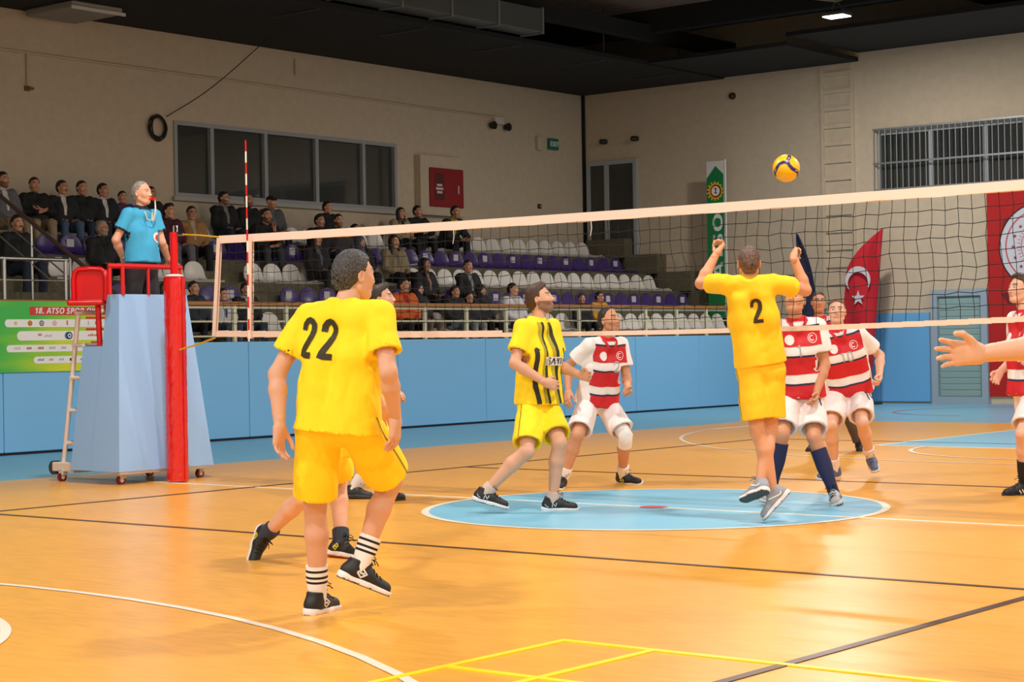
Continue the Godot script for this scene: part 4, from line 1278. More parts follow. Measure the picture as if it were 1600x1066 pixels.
func crowd() -> void:
	var hf := head_field(0.0075)
	shoes.spectator = {"upper": make_shoe(rgb(40, 36, 36), rgb(60, 56, 54), rgb(40, 36, 36), "", Color.BLACK, 0.009).upper}
	var black := rgb(26, 25, 27)
	var navy := rgb(36, 44, 62)
	var jean := rgb(70, 88, 112)
	var grey := rgb(98, 98, 102)
	var khaki := rgb(150, 128, 100)
	var brown := rgb(34, 26, 22)
	var tone := rgb(206, 150, 118)
	# z, row, what they wear, pose, label, size, hair, face, top, trousers, inner
	var P := [
		[-5.45, 5, "lap", "bearded person in a grey sweater with a white collar in the top row", 1.06, "short", "full", grey, khaki, rgb(200, 196, 190)],
		[-5.97, 5, "folded", "person in a black jacket with folded arms and khaki trousers in the top row", 1.0, "short", "stubble", black, khaki, black],
		[-6.5, 5, "lap", "person with a moustache, dark jacket open over a white shirt, in the top row", 0.98, "short", "moustache", rgb(30, 30, 34), jean, rgb(206, 200, 190)],
		[-6.95, 5, "lap", "heavy-set person in a plain black sweater in the top row", 1.0, "short", "stubble", black, navy, black],
		[-7.33, 5, "lap", "person in a dark suit and white shirt beside the child in blue", 0.98, "short", "clean", rgb(30, 30, 36), navy, rgb(206, 204, 200)],
		[-7.68, 5, "lap", "child in a blue and burgundy football shirt in the top row", 0.86, "short", "clean", rgb(44, 72, 138), grey, rgb(110, 24, 40)],
		[-8.35, 5, "lap", "person in black half hidden behind the referee's head", 0.98, "short", "clean", rgb(36, 36, 38), black, black],
		[-8.0, 4, "lap", "young person in a burgundy sweater in the fourth row", 1.0, "thick", "clean", rgb(72, 24, 34), grey, rgb(60, 22, 30)],
		[-8.42, 4, "lap", "young person in glasses and a tan hooded jacket", 0.98, "short", "clean", rgb(152, 112, 68), black, rgb(176, 156, 130)],
		[-9.95, 5, "lap", "bearded person in glasses and a black coat under the long window", 0.98, "short", "full", black, navy, rgb(120, 116, 112)],
		[-10.55, 5, "lap", "bald bearded person in black under the long window", 0.96, "bald", "full", black, navy, black],
		[-11.03, 5, "lap", "person in a dark cap and grey vest under the long window", 0.96, "cap", "stubble", rgb(84, 84, 86), navy, grey],
		[-10.0, 4, "chin", "person resting a hand on the chin in front of the bald spectator", 1.05, "short", "full", black, rgb(58, 60, 66), black],
		[-12.5, 5, "lap", "person in black alone against the window end", 0.93, "short", "clean", black, black, black],
		[-11.4, 4, "lap", "round-faced person in a black jacket in the fourth row", 0.97, "short", "stubble", black, navy, black],
		[-11.85, 4, "lap", "bearded person in dark grey in the fourth row", 1.0, "short", "full", rgb(56, 54, 54), black, rgb(60, 58, 58)],
		[-12.3, 4, "lap", "small person in black behind the net tape", 0.82, "short", "clean", black, black, black],
		[-14.45, 5, "lap", "long-haired person in a beige coat under the fire hose cabinet", 0.9, "long", "clean", rgb(150, 132, 104), black, black],
		[-14.9, 5, "folded", "person in black beside the beige coat in the top row", 0.97, "short", "stubble", black, black, black],
		[-15.8, 5, "knees", "person with a yellow-green collar below the fire hose cabinet", 1.06, "short", "stubble", rgb(40, 40, 44), black, rgb(170, 176, 40)],
		[-10.5, 3, "lap", "person in a long black coat in the third row", 0.98, "long", "clean", black, black, rgb(90, 90, 96)],
		[-11.5, 3, "lap", "person in a black jacket and dark scarf next to a purple seat", 0.95, "scarf", "clean", black, black, rgb(180, 176, 172)],
		[-12.4, 3, "lap", "long-haired person in an olive-beige coat in the third row", 1.0, "long", "clean", rgb(140, 124, 96), black, rgb(110, 98, 80)],
		[-12.3, 2, "lap", "dark-haired person in a black cardigan in the second row", 0.97, "long", "clean", black, black, rgb(150, 110, 92)],
		[-13.4, 2, "lap", "person in a black vest with a grey scarf in the second row", 0.97, "short", "clean", black, rgb(60, 62, 70), rgb(130, 128, 130)],
		[-10.75, 1, "lap", "child in an orange and red football shirt behind the railing", 1.0, "short", "clean", rgb(206, 92, 30), rgb(40, 40, 40), rgb(168, 24, 30)],
		[-11.15, 1, "lap", "person in a grey-blue headscarf beside the child in orange", 0.93, "scarf", "clean", rgb(44, 34, 40), rgb(120, 110, 96), rgb(70, 64, 76)],
		[-12.05, 1, "lap", "person in a black jacket and pale jeans behind the railing", 0.88, "short", "clean", black, rgb(130, 140, 150), black],
		[-12.35, 1, "lap", "small child in black between two adults behind the railing", 0.76, "short", "clean", rgb(36, 34, 38), rgb(150, 150, 150), black],
		[-12.75, 1, "lap", "person in a dark headscarf and black coat behind the railing", 0.92, "scarf", "clean", black, black, black],
		[-13.65, 1, "lap", "young person in a white hooded top behind the railing", 0.96, "short", "clean", rgb(206, 204, 204), rgb(60, 60, 68), rgb(180, 178, 180)],
		[-15.55, 1, "lap", "child in a black top near the end of the front row", 0.77, "short", "clean", black, black, black],
		[-16.15, 1, "lap", "child in a mustard yellow top near the end of the front row", 0.82, "short", "clean", rgb(190, 138, 30), black, rgb(180, 130, 30)],
		[-6.25, 1, "lap", "child in a dark blue jacket behind the railing next to the red post", 0.87, "short", "clean", rgb(36, 44, 54), black, black],
		[-6.75, 1, "lap", "child in a white and navy jacket behind the side band of the net", 0.76, "short", "clean", rgb(196, 196, 198), jean, rgb(60, 70, 110)],
		[-7.22, 1, "lap", "child in a black jacket and jeans behind the net antenna", 0.86, "thick", "clean", black, jean, rgb(180, 180, 184)],
		[-4.45, 3, "lap", "person with a black moustache seated by the steel guard rail", 1.02, "short", "moustache", rgb(28, 30, 32), navy, black],
		[-5.95, 3, "lap", "grey-bearded person in glasses and a black coat by the aisle", 1.0, "receding", "full", rgb(30, 32, 32), black, black],
		[-5.65, 1, "lap", "child looking out between the referee stand and the red post", 0.85, "long", "clean", black, black, black],
	]
	var k := 0
	for p in P:
		k += 1
		var row: int = p[1] - 1
		var turn := 0.25 + 0.25 * sin(k * 2.7)
		var pose: String = p[2]
		var J := sitter(pose, turn)
		var n := thing("person", p[3], "person", Vector3(EDGE[row] - 0.02, TOP[row] + 0.0, p[0]))
		n.rotation.y = PI / 2.0 - 0.22 + 0.14 * sin(k * 1.9)
		n.scale = Vector3.ONE * p[4]
		var hc := brown
		if k == 38:
			hc = rgb(130, 126, 122)
		if p[5] == "scarf":
			hc = [rgb(36, 34, 40), rgb(74, 76, 92), rgb(40, 38, 44)][k % 3]
		var tn := tone * (0.92 + 0.12 * sin(k * 3.3))
		tn.a = 1.0
		var o := {"cell": 0.021, "hf": hf, "tone": tn, "hair": p[5], "hair_col": hc, "beard": p[6], "shirt_col": p[7], "shirt_name": "jacket", "trim_col": p[9], "short_col": p[8], "trousers": true, "long_sleeves": true, "shoe": "spectator", "loose": 0.016, "hem": 0.06, "fold": 0.02, "handcell": 0.0075, "haircell": 0.009, "inner": p[9], "collar": 0.03, "hair_col2": hc * 1.5, "cache": pose}
		o.shirt = "open"
		seated(J, o, n, pose, turn)
		if p[3].contains("glasses"):
			glasses(J, n)


func glasses(J: Dictionary, n: Node3D) -> void:
	var g := Geo.new()
	var hz: Vector3 = J.fw
	var T := Transform3D(Basis(Vector3.UP.cross(hz), Vector3.UP, hz), J.head)
	for s in [-1.0, 1.0]:
		var pts := []
		for q in 13:
			var a := TAU * q / 12.0
			pts.append(T * Vector3(s * 0.033 + cos(a) * 0.023, 0.006 + sin(a) * 0.018, 0.094))
		g.tube(pts, 0.0022, rgb(30, 28, 28), 5, -1.0, false)
		g.tube([T * Vector3(s * 0.056, 0.01, 0.092), T * Vector3(s * 0.08, 0.006, -0.01)], 0.002, rgb(30, 28, 28), 5)
	g.tube([T * Vector3(-0.01, 0.008, 0.096), T * Vector3(0.01, 0.008, 0.096)], 0.002, rgb(30, 28, 28), 5)
	part("glasses", g, M.plastic, n)


func seated(J: Dictionary, o: Dictionary, n: Node3D, pose: String, turn: float) -> void:
	figure(J, o, n)
# ---------------------------------------------------------------- people
const GLYPH := {
	"2": [[0.03, 0.70, 0.05, 0.86, 0.16, 0.97, 0.29, 1.0, 0.43, 0.97, 0.53, 0.87, 0.54, 0.72, 0.49, 0.57, 0.34, 0.38, 0.17, 0.19, 0.04, 0.0, 0.57, 0.0]],
	"1": [[0.12, 0.82, 0.34, 1.0, 0.34, 0.0]],
	"0": [[0.28, 1.0, 0.12, 0.95, 0.03, 0.78, 0.03, 0.22, 0.12, 0.05, 0.28, 0.0, 0.44, 0.05, 0.53, 0.22, 0.53, 0.78, 0.44, 0.95, 0.28, 1.0]],
	"S": [[0.5, 0.86, 0.4, 0.98, 0.2, 1.0, 0.06, 0.88, 0.06, 0.7, 0.2, 0.55, 0.4, 0.45, 0.53, 0.3, 0.52, 0.12, 0.38, 0.0, 0.18, 0.0, 0.03, 0.13]],
	"A": [[0.0, 0.0, 0.28, 1.0, 0.56, 0.0]],
	"Y": [[0.0, 1.0, 0.28, 0.5, 0.56, 1.0], [0.28, 0.5, 0.28, 0.0]],
	"I": [[0.1, 0.0, 0.1, 1.0]],
	"N": [[0.03, 0.0, 0.03, 1.0, 0.53, 0.0, 0.53, 1.0]],
}


func head_field(cell: float) -> Field:
	var f := Field.new(Vector3(-0.105, -0.135, -0.125), Vector3(0.105, 0.135, 0.135), cell)
	f.ball(Vector3(0, 0.03, -0.012), Vector3(0.073, 0.088, 0.092), 0.02)
	f.ball(Vector3(0, -0.038, 0.022), Vector3(0.057, 0.076, 0.066), 0.04)
	f.ball(Vector3(0, -0.094, 0.056), Vector3(0.028, 0.02, 0.024), 0.03)
	for s in [-1.0, 1.0]:
		f.ball(Vector3(s * 0.038, -0.022, 0.056), Vector3(0.024, 0.024, 0.022), 0.03)
		f.bone(Vector3(s * 0.052, -0.06, -0.005), Vector3(s * 0.028, -0.092, 0.045), 0.016, 0.014, 0.03)
	f.bone(Vector3(-0.036, 0.024, 0.066), Vector3(0.036, 0.024, 0.066), 0.012, 0.012, 0.025)
	for s in [-1.0, 1.0]:
		f.ball(Vector3(s * 0.032, 0.007, 0.091), Vector3(0.017, 0.011, 0.016), 0.012, true)
		f.ball(Vector3(s * 0.032, 0.006, 0.069), Vector3(0.0125, 0.0105, 0.0125), 0.004)
	f.bone(Vector3(0, 0.018, 0.081), Vector3(0, -0.028, 0.101), 0.008, 0.0125, 0.016)
	for s in [-1.0, 1.0]:
		f.ball(Vector3(s * 0.012, -0.032, 0.09), Vector3(0.0095, 0.008, 0.011), 0.01)
	f.bone(Vector3(-0.019, -0.058, 0.081), Vector3(0.019, -0.058, 0.081), 0.006, 0.006, 0.01)
	f.bone(Vector3(-0.016, -0.067, 0.08), Vector3(0.016, -0.067, 0.08), 0.0065, 0.0065, 0.008)
	for s in [-1.0, 1.0]:
		f.ball(Vector3(s * 0.077, -0.006, -0.012), Vector3(0.009, 0.032, 0.019), 0.01)
		f.ball(Vector3(s * 0.083, -0.004, -0.008), Vector3(0.006, 0.02, 0.011), 0.006, true)
	return f


func head_geo(f: Field, tone: Color, hair: Color, beard: String) -> Geo:
	var lip := tone * Color(0.82, 0.55, 0.52)
	var fn := func(p: Vector3, _n: Vector3) -> Color:
		var ax := absf(p.x)
		if p.z > 0.05:
			var ex := (ax - 0.032) / 0.0125
			var ey := (p.y - 0.006) / 0.0065
			if ex * ex + ey * ey < 1.0:
				if ex * ex * 2.4 + ey * ey * 0.5 < 0.5:
					return Color(0.012, 0.008, 0.006)
				return Color(0.5, 0.47, 0.44)
			if ax > 0.012 and ax < 0.053 and p.y > 0.02 + 0.10 * (0.04 - absf(ax - 0.036)) and p.y < 0.037:
				return tone.lerp(hair, 0.8)
		if p.z > 0.066 and ax < 0.025 and p.y < -0.052 and p.y > -0.073:
			return lip
		if beard == "clean":
			return tone
		if beard != "full" and beard != "stubble":
			if ax < 0.03 and p.y < -0.036 and p.y > -0.053 and p.z > 0.072:
				return tone.lerp(hair, 0.9)
			return tone
		if p.y < -0.014 - 0.30 * maxf(p.z, 0.0) - 0.25 * maxf(0.0, 0.05 - ax) * (1.0 if p.z < 0.06 else 0.0) and p.z > -0.02:
			return tone.lerp(hair, 0.7 if beard == "full" else 0.25)
		return tone
	return f.mesh(tone, fn)


func hair_geo(style: String, cell: float, col: Color, col2: Color) -> Geo:
	var long := style == "long" or style == "scarf"
	var f := Field.new(Vector3(-0.14, -0.34 if long else -0.12, -0.16), Vector3(0.14, 0.16, 0.13), cell)
	var puff: float = {"buzz": 0.0035, "receding": 0.005, "short": 0.008, "thick": 0.006, "long": 0.014, "scarf": 0.014, "cap": 0.012}[style]
	f.ball(Vector3(0, 0.03, -0.012), Vector3(0.073, 0.088, 0.092) + Vector3.ONE * puff, 0.01)
	if style == "thick":
		f.ball(Vector3(0, 0.075, -0.005), Vector3(0.066, 0.055, 0.09), 0.02)
		f.ball(Vector3(0.005, 0.1, 0.04), Vector3(0.05, 0.03, 0.035), 0.02)
	f.bone(Vector3(0, -0.01, -0.06), Vector3(0, -0.05, -0.052), 0.052, 0.046, 0.03)
	if style == "receding":
		f.cut(Vector3(0, 0.078, 0.03), Vector3(0, -0.5, 0.86).normalized())
	elif style == "cap":
		f.cut(Vector3(0, 0.045, 0.06), Vector3(0, -1, 0))
		f.bone(Vector3(-0.04, 0.055, 0.06), Vector3(0.04, 0.055, 0.06), 0.03, 0.03, 0.02)
		f.bone(Vector3(-0.03, 0.05, 0.1), Vector3(0.03, 0.05, 0.1), 0.012, 0.012, 0.03)
	elif style == "scarf":
		f.ball(Vector3(0, -0.035, 0.012), Vector3(0.074, 0.085, 0.078), 0.03)
		f.bone(Vector3(0, -0.1, 0.0), Vector3(0, -0.2, 0.0), 0.075, 0.11, 0.05)
		f.ball(Vector3(0, -0.012, 0.115), Vector3(0.05, 0.078, 0.085), 0.01, true)
	else:
		f.cut(Vector3(0, 0.078, 0.058), Vector3(0, -0.62, 0.78).normalized())
		if not long:
			for s in [-1.0, 1.0]:
				f.ball(Vector3(s * 0.06, 0.03, 0.075), Vector3(0.03, 0.05, 0.06), 0.01, true)
			for s in [-1.0, 1.0]:
				f.ball(Vector3(s * 0.085, -0.012, 0.0), Vector3(0.03, 0.036, 0.024), 0.006, true)
	if style == "long":
		for s in [-1.0, 1.0]:
			f.bone(Vector3(s * 0.07, 0.05, 0.0), Vector3(s * 0.075, -0.06, 0.01), 0.025, 0.024, 0.03)
			f.bone(Vector3(s * 0.075, -0.06, 0.01), Vector3(s * 0.085, -0.24, 0.05), 0.026, 0.02, 0.03)
		f.bone(Vector3(0, 0.0, -0.06), Vector3(0, -0.24, -0.09), 0.06, 0.05, 0.04)
	elif not long:
		f.cut(Vector3(0, -0.066, 0), Vector3(0, -1, 0))
	if style != "scarf" and style != "cap":
		f.ripple(noise_hair, 0.004)
	var fn := func(p: Vector3, _n: Vector3) -> Color:
		return col.lerp(col2, clampf(0.5 + 1.4 * noise_hair.get_noise_3d(p.x * 2.0, p.y * 0.7, p.z * 2.0), 0.0, 1.0))
	return f.mesh(col, fn)


func hand_geo(curl: float, spread: float, cell: float, tone: Color) -> Geo:
	# right hand: wrist at the origin, fingers along +x, thumb side +y, palm towards -z
	var f := Field.new(Vector3(-0.08, -0.085, -0.12), Vector3(0.225, 0.115, 0.05), cell)
	f.bone(Vector3(-0.035, 0, 0), Vector3(0.012, 0, 0), 0.025, 0.025, 0.02)
	var ys := [0.03, 0.010, -0.011, -0.030]
	var ls := [0.070, 0.078, 0.073, 0.057]
	for k in 4:
		var kn := Vector3(0.088 - 0.004 * absf(k - 1.0), ys[k], 0.0)
		f.bone(Vector3(0.01, ys[k] * 0.5, 0), kn, 0.0175, 0.0125, 0.02)
		var p := kn
		var ang := 0.0
		for s in 3:
			ang += deg_to_rad(curl * [0.75, 1.0, 0.7][s])
			var d := Vector3(cos(ang), sin(deg_to_rad(spread)) * (1.5 - k) * 0.6, -sin(ang)).normalized()
			var q: Vector3 = p + d * ls[k] * [0.46, 0.31, 0.25][s]
			f.bone(p, q, 0.0098 - 0.0009 * s - (0.0012 if k == 3 else 0.0), 0.0092 - 0.0011 * s - (0.0012 if k == 3 else 0.0), 0.003)
			p = q
	var t1 := Vector3(0.045, 0.044 + 0.012 * sin(deg_to_rad(spread)), -0.012 - 0.01 * curl / 60.0)
	var t2 := t1 + Vector3(0.030, 0.016 + 0.03 * sin(deg_to_rad(spread)) - 0.02 * curl / 80.0, -0.010 - 0.012 * curl / 60.0)
	var t3 := t2 + Vector3(0.026, 0.004 - 0.014 * curl / 80.0, -0.006 - 0.008 * curl / 60.0)
	f.bone(Vector3(0.012, 0.016, -0.004), t1, 0.017, 0.0135, 0.012)
	f.bone(t1, t2, 0.0125, 0.011, 0.004)
	f.bone(t2, t3, 0.011, 0.009, 0.003)
	return f.mesh(tone)


func decal(f: Field, org: Vector3, right: Vector3, up: Vector3, out: Vector3, lines: Array, width: float, col: Color, lift := 0.004, far := 0.4) -> Geo:
	# ribbons laid on the surface of a field: each line is a list of Vector2
	var g := Geo.new()
	var miss := []
	for ln in lines:
		var pts := []
		for k in ln.size() - 1:
			var m := maxi(1, int((ln[k + 1] - ln[k]).length() / 0.012))
			for s in m:
				pts.append(ln[k].lerp(ln[k + 1], float(s) / m))
		pts.append(ln[ln.size() - 1])
		var b := g.v.size()
		var cross := maxi(1, int(width / 0.014))
		for k in pts.size():
			var d: Vector2 = (pts[mini(k + 1, pts.size() - 1)] - pts[maxi(k - 1, 0)]).normalized()
			var sd := Vector2(-d.y, d.x)
			for s in cross + 1:
				var q: Vector2 = pts[k] + sd * width * (float(s) / cross - 0.5)
				var from := org + right * q.x + up * q.y + out * far
				var p := f.march(from, -out, far * 1.5)
				miss.append((p - from).length() > far * 1.49)
				g.v.append(p + out * lift)
				g.n.append(out)
				g.c.append(col)
		for k in pts.size() - 1:
			for s in cross:
				var a := b + k * (cross + 1) + s
				if not (miss[a] or miss[a + 1] or miss[a + cross + 1] or miss[a + cross + 2]):
					g.i.append_array([a, a + 1, a + cross + 1, a + 1, a + cross + 2, a + cross + 1])
	# surface normals
	var acc := PackedVector3Array()
	acc.resize(g.v.size())
	for k in range(0, g.i.size(), 3):
		var nn := (g.v[g.i[k + 1]] - g.v[g.i[k]]).cross(g.v[g.i[k + 2]] - g.v[g.i[k]])
		if nn.dot(out) < 0.0:
			nn = -nn
		else:
			var sw := g.i[k + 1]
			g.i[k + 1] = g.i[k + 2]
			g.i[k + 2] = sw
		for e in 3:
			acc[g.i[k + e]] += nn
	for k in g.v.size():
		g.n[k] = acc[k].normalized() if acc[k].length() > 0.0 else out
	return g


func glyph_lines(s: String, x: float, y: float, w: float, hgt: float, gap: float) -> Array:
	var r := []
	for ch in s:
		for ln in GLYPH[ch]:
			var pts := []
			for k in range(0, ln.size(), 2):
				pts.append(Vector2(x + ln[k] / 0.56 * w, y + ln[k + 1] * hgt))
			r.append(pts)
		x += w + gap
	return r


func ring_lines(c: Vector2, r: float, a0 := 0.0, a1 := 360.0) -> Array:
	var pts := []
	for k in 19:
		var a := deg_to_rad(lerpf(a0, a1, k / 18.0))
		pts.append(c + Vector2(cos(a), sin(a)) * r)
	return [pts]


func disc_lines(c: Vector2, r: float) -> Array:
	return ring_lines(c, r * 0.75) + ring_lines(c, r * 0.3)


func bounds(J: Dictionary, names: Array, m: float) -> Array:
	var lo := Vector3.ONE * 99.0
	var hi := -lo
	for k in names:
		if J.has(k):
			lo = lo.min(J[k])
			hi = hi.max(J[k])
	return [lo - Vector3.ONE * m, hi + Vector3.ONE * m]


const YEL := Color(1.0, 0.66, 0.012)


func shirt_ribbons(kind: String, ls: float, u_scale: float) -> Array:
	# [name, lines, width, colour, lift] in metres on the chest: x to the wearer's left, y up from the pelvis
	var r := []
	if kind == "yellow_striped":
		var blk := rgb(34, 36, 16)
		var half := rgb(176, 160, 26)
		for e in [[-0.062, -0.075, 1.0], [0.062, 0.075, 1.0], [-0.165, -0.16, 0.66], [0.165, 0.16, 0.66]]:
			var hi: float = ls * e[2] * 0.97
			var side := signf(e[0])
			if absf(e[0]) < 0.1:
				r.append(["halftone", [[Vector2((e[0] - 0.028) * u_scale, hi), Vector2((e[0] - 0.03) * u_scale, ls * 0.4), Vector2((e[1] - 0.03) * u_scale, -0.1)]], 0.03, half, 0.003])
			r.append(["stripe", [[Vector2(e[0] * u_scale - side * 0.012, hi), Vector2(e[0] * u_scale, ls * 0.62), Vector2(e[0] * u_scale, ls * 0.3), Vector2(e[1] * u_scale, -0.105)]], 0.03, blk, 0.0045])
	elif kind == "red_bands":
		var red := rgb(206, 24, 34)
		var nav := rgb(32, 34, 66)
		for e in [[0.66, 0.91, 0.168], [0.27, 0.51, 0.176], [-0.075, 0.12, 0.176]]:
			var mid: float = (e[0] + e[1]) * 0.5 * ls
			var w: float = (e[1] - e[0]) * ls
			var line := func(y: float) -> Array:
				var pts := []
				for q in 13:
					var x: float = lerpf(-e[2], e[2], q / 12.0)
					pts.append(Vector2(x * u_scale, y + 0.22 * x * x - 0.03 * x))
				return pts
			r.append(["red_band", [line.call(mid)], w, red, 0.003])
			r.append(["navy_line", [line.call(mid + w * 0.5 + 0.007)], 0.016, nav, 0.0035])
	return r


func loc(J: Dictionary, base: Vector3) -> Dictionary:
	var r := {}
	for k in J:
		r[k] = J[k]
		if J[k] is Vector3 and not k in ["F", "FH", "fw", "hp"]:
			r[k] = J[k] - base
	return r


# figures in the same pose share their fields
var field_cache := {}
var fresh := true


func cached(o: Dictionary, which: String, bb: Array, cell: float) -> Field:
	fresh = true
	if not o.has("cache"):
		return Field.new(bb[0], bb[1], cell)
	var key: String = o.cache + which
	if field_cache.has(key):
		fresh = false
	else:
		field_cache[key] = Field.new(bb[0], bb[1], cell)
	return field_cache[key]


# builds the meshes of one figure from its joints; o says what it wears
func figure(J: Dictionary, o: Dictionary, node: Node3D) -> void:
	var k: float = J.H
	var cell: float = o.get("cell", 0.013)
	var pel: Vector3 = J.pelvis
	var nk: Vector3 = J.neck
	var U := (nk - pel).normalized()
	var ls := (nk - pel).length()
	var Lf := U.cross(J.F).normalized()
	var Fw := Lf.cross(U).normalized()
	var LH: Vector3 = (J.hipL - J.hipR).normalized()
	var chest := pel + U * ls * 0.56 + Fw * 0.012
	var fat: float = o.get("fat", 1.0)
	var belly: float = o.get("belly", 0.0)
	var tone: Color = o.tone
	# head frame
	var hz: Vector3 = J.fw
	var pitch := -deg_to_rad(J.hp.x)
	hz = (hz * cos(pitch) + Vector3.UP * sin(pitch)).normalized()
	var hx := Vector3.UP.cross(hz).normalized()
	var hy := hz.cross(hx)
	var hs: float = o.get("head", 1.0)
	var HT := Transform3D(Basis(hx * hs, hy * hs, hz * hs), J.head)
	# the body: one surface from ankles to neck, with head and hands of finer grain
	var all := ["pelvis", "neck", "head", "shL", "shR", "elL", "elR", "wrL", "wrR", "hipL", "hipR", "knL", "knR", "anL", "anR"]
	var bb := bounds(J, all, 0.17)
	var f := cached(o, "body", bb, cell)
	if fresh:
		f.bone(J.hipL, J.hipR, 0.08 * k * fat, 0.08 * k * fat, 0.04)
		for s in [-1.0, 1.0]:
			f.bone(pel + LH * s * 0.05 * k, chest + Lf * s * 0.07 * k, 0.072 * k * fat, 0.082 * k * fat, 0.05)
			f.bone(chest + Lf * s * 0.07 * k, nk - U * 0.11 * k + Lf * s * 0.07 * k, 0.082 * k * fat, 0.06 * k, 0.05)
		f.bone(J.shL - Lf * 0.02, J.shR + Lf * 0.02, 0.043 * k, 0.043 * k, 0.05)
		f.bone(nk - U * 0.04, HT * Vector3(0, -0.055, -0.018), 0.058 * k, 0.052 * k, 0.03)
		for s in ["L", "R"]:
			var el: Vector3 = J["el" + s]
			var wr: Vector3 = J["wr" + s]
			f.bone(J["sh" + s], el, 0.047 * k, 0.04 * k, 0.04)
			f.bone(el, el.lerp(wr, 0.3), 0.039 * k, 0.042 * k, 0.02)
			f.bone(el.lerp(wr, 0.3), wr, 0.042 * k, 0.0275 * k, 0.02)
			var hp: Vector3 = J["hip" + s]
			var kn: Vector3 = J["kn" + s]
			var an: Vector3 = J["an" + s]
			f.bone(hp, kn, 0.08 * k, 0.054 * k, 0.05)
			var back := (kn - (hp + an) * 0.5)
			back = -back.normalized() * 0.016 if back.length() > 0.02 else -Fw * 0.014
			var calf := kn.lerp(an, 0.32) + back * k
			f.bone(kn, calf, 0.052 * k, 0.056 * k, 0.025)
			f.bone(calf, an, 0.056 * k, 0.034 * k, 0.02)
	var g := f.mesh(tone)
	g.add(head_geo(o.hf, tone, o.hair_col, o.get("beard", "clean")), HT)
	for s in ["L", "R"]:
		var wr: Vector3 = J["wr" + s]
		var x: Vector3 = (J["ha" + s] - wr).normalized()
		var th: Vector3 = o.get("thumb" + s, J.F)
		var y := (th - x * th.dot(x)).normalized()
		var z := x.cross(y)
		var curl: float = o.get("curl" + s, 28.0)
		var spread: float = o.get("spread" + s, 6.0)
		var key := "%d_%d_%d" % [int(curl), int(spread), int(o.get("handcell", 0.0042) * 1e4)]
		if not hands.has(key):
			hands[key] = hand_geo(curl, spread, o.get("handcell", 0.0042), Color.WHITE)
		var sg := 1.0 if s == "R" else -1.0
		g.add(hands[key], Transform3D(Basis(x * k, y * k, z * k * sg), wr), tone)
	part("body", g, M.skin, node)
	if o.hair != "bald":
		var hk := "%s_%s_%s" % [o.hair, str(o.hair_col), str(o.get("haircell", 0.006))]
		if not hairs.has(hk):
			hairs[hk] = hair_geo(o.hair, o.get("haircell", 0.006), o.hair_col, o.get("hair_col2", o.hair_col * 1.6)).mesh()
		inst("headscarf" if o.hair == "scarf" else ("cap" if o.hair == "cap" else "hair"), hairs[hk], M.scarf if o.hair == "scarf" or o.hair == "cap" else M.hair, node, HT)
	# shirt
	var long: bool = o.get("long_sleeves", false)
	bb = bounds(J, ["pelvis", "neck", "shL", "shR", "hipL", "hipR", "elL", "elR"] + (["wrL", "wrR"] if long else []), 0.2)
	var loose: float = o.get("loose", 0.0)
	var hem: Vector3 = pel - U * float(o.get("hem", 0.13)) * k
	f = cached(o, "shirt", bb, cell)
	if fresh:
		for s in [-1.0, 1.0]:
			f.bone(nk - U * 0.1 * k + Lf * s * 0.085 * k, chest + Lf * s * 0.085 * k, 0.086 * k, (0.108 + loose) * k * fat, 0.05)
			f.bone(pel + U * 0.12 * k + LH * s * 0.06 * k + Fw * 0.02, hem + LH * s * 0.07 * k + Fw * float(o.get("drape", 0.045)), 0.1 * k * fat, (0.112 + loose) * k * fat, 0.05, 1)
			f.bone(chest + Lf * s * 0.085 * k, hem + LH * s * 0.075 * k, (0.106 + loose) * k * fat, (0.124 + loose) * k * fat, 0.05, 1)
		if belly > 0.0:
			f.bone(chest.lerp(pel, 0.45) + Fw * belly, chest.lerp(pel, 0.85) + Fw * belly, 0.12, 0.12, 0.08)
		f.bone(J.shL - Lf * 0.015, J.shR + Lf * 0.015, 0.064 * k, 0.064 * k, 0.05)
		f.bone(nk - U * 0.05, nk + U * o.get("collar", 0.022), 0.075 * k, 0.064 * k, 0.04, 1)
		for s in ["L", "R"]:
			var sh: Vector3 = J["sh" + s]
			var el: Vector3 = J["el" + s]
			if long:
				f.bone(sh, el, (0.07 + loose) * k, (0.056 + loose * 0.7) * k, 0.04)
				f.bone(el, el.lerp(J["wr" + s], 0.96), (0.056 + loose * 0.7) * k, 0.042 * k, 0.03, 1)
			else:
				f.bone(sh, sh.lerp(el, o.get("sleeve", 0.68)), 0.066 * k, 0.076 * k, 0.03, 1)
		f.ripple(noise_cloth, o.get("fold", 0.010))
		f.trim(hem + U * 0.008, -U, 0.34)
		if not long:
			for s in ["L", "R"]:
				var sq: Vector3 = J["sh" + s]
				var eq: Vector3 = J["el" + s]
				f.trim(sq.lerp(eq, float(o.get("sleeve", 0.68)) - 0.025), (eq - sq).normalized(), 0.13)
				f.hollow(sq.lerp(eq, float(o.get("sleeve", 0.68)) - 0.04), sq.lerp(eq, 1.2), 0.055 * k, 0.058 * k)
	var kind: String = o.get("shirt", "plain")
	var base: Color = o.shirt_col
	var trim: Color = o.get("trim_col", base)
	var fn := func(p: Vector3, _n: Vector3) -> Color:
		var q := p - pel
		var u := q.dot(Lf)
		var v := q.dot(U) / ls
		if v > 0.985 and absf(u) < 0.085:
			return trim
		var sl := false
		var dd := 9.0
		for s in ["L", "R"]:
			var a: Vector3 = J["sh" + s]
			var e: Vector3 = J["el" + s]
			var t := (p - a).dot(e - a) / (e - a).length_squared()
			if t > 0.12 and t < 1.4:
				var rr := (p - a - (e - a) * t).length()
				if rr < 0.105 and t < dd:
					dd = t
					sl = true
		if sl and dd > o.get("sleeve", 0.68) - 0.1 and kind == "polo" and absf(u) > 0.17:
			return trim
		return base
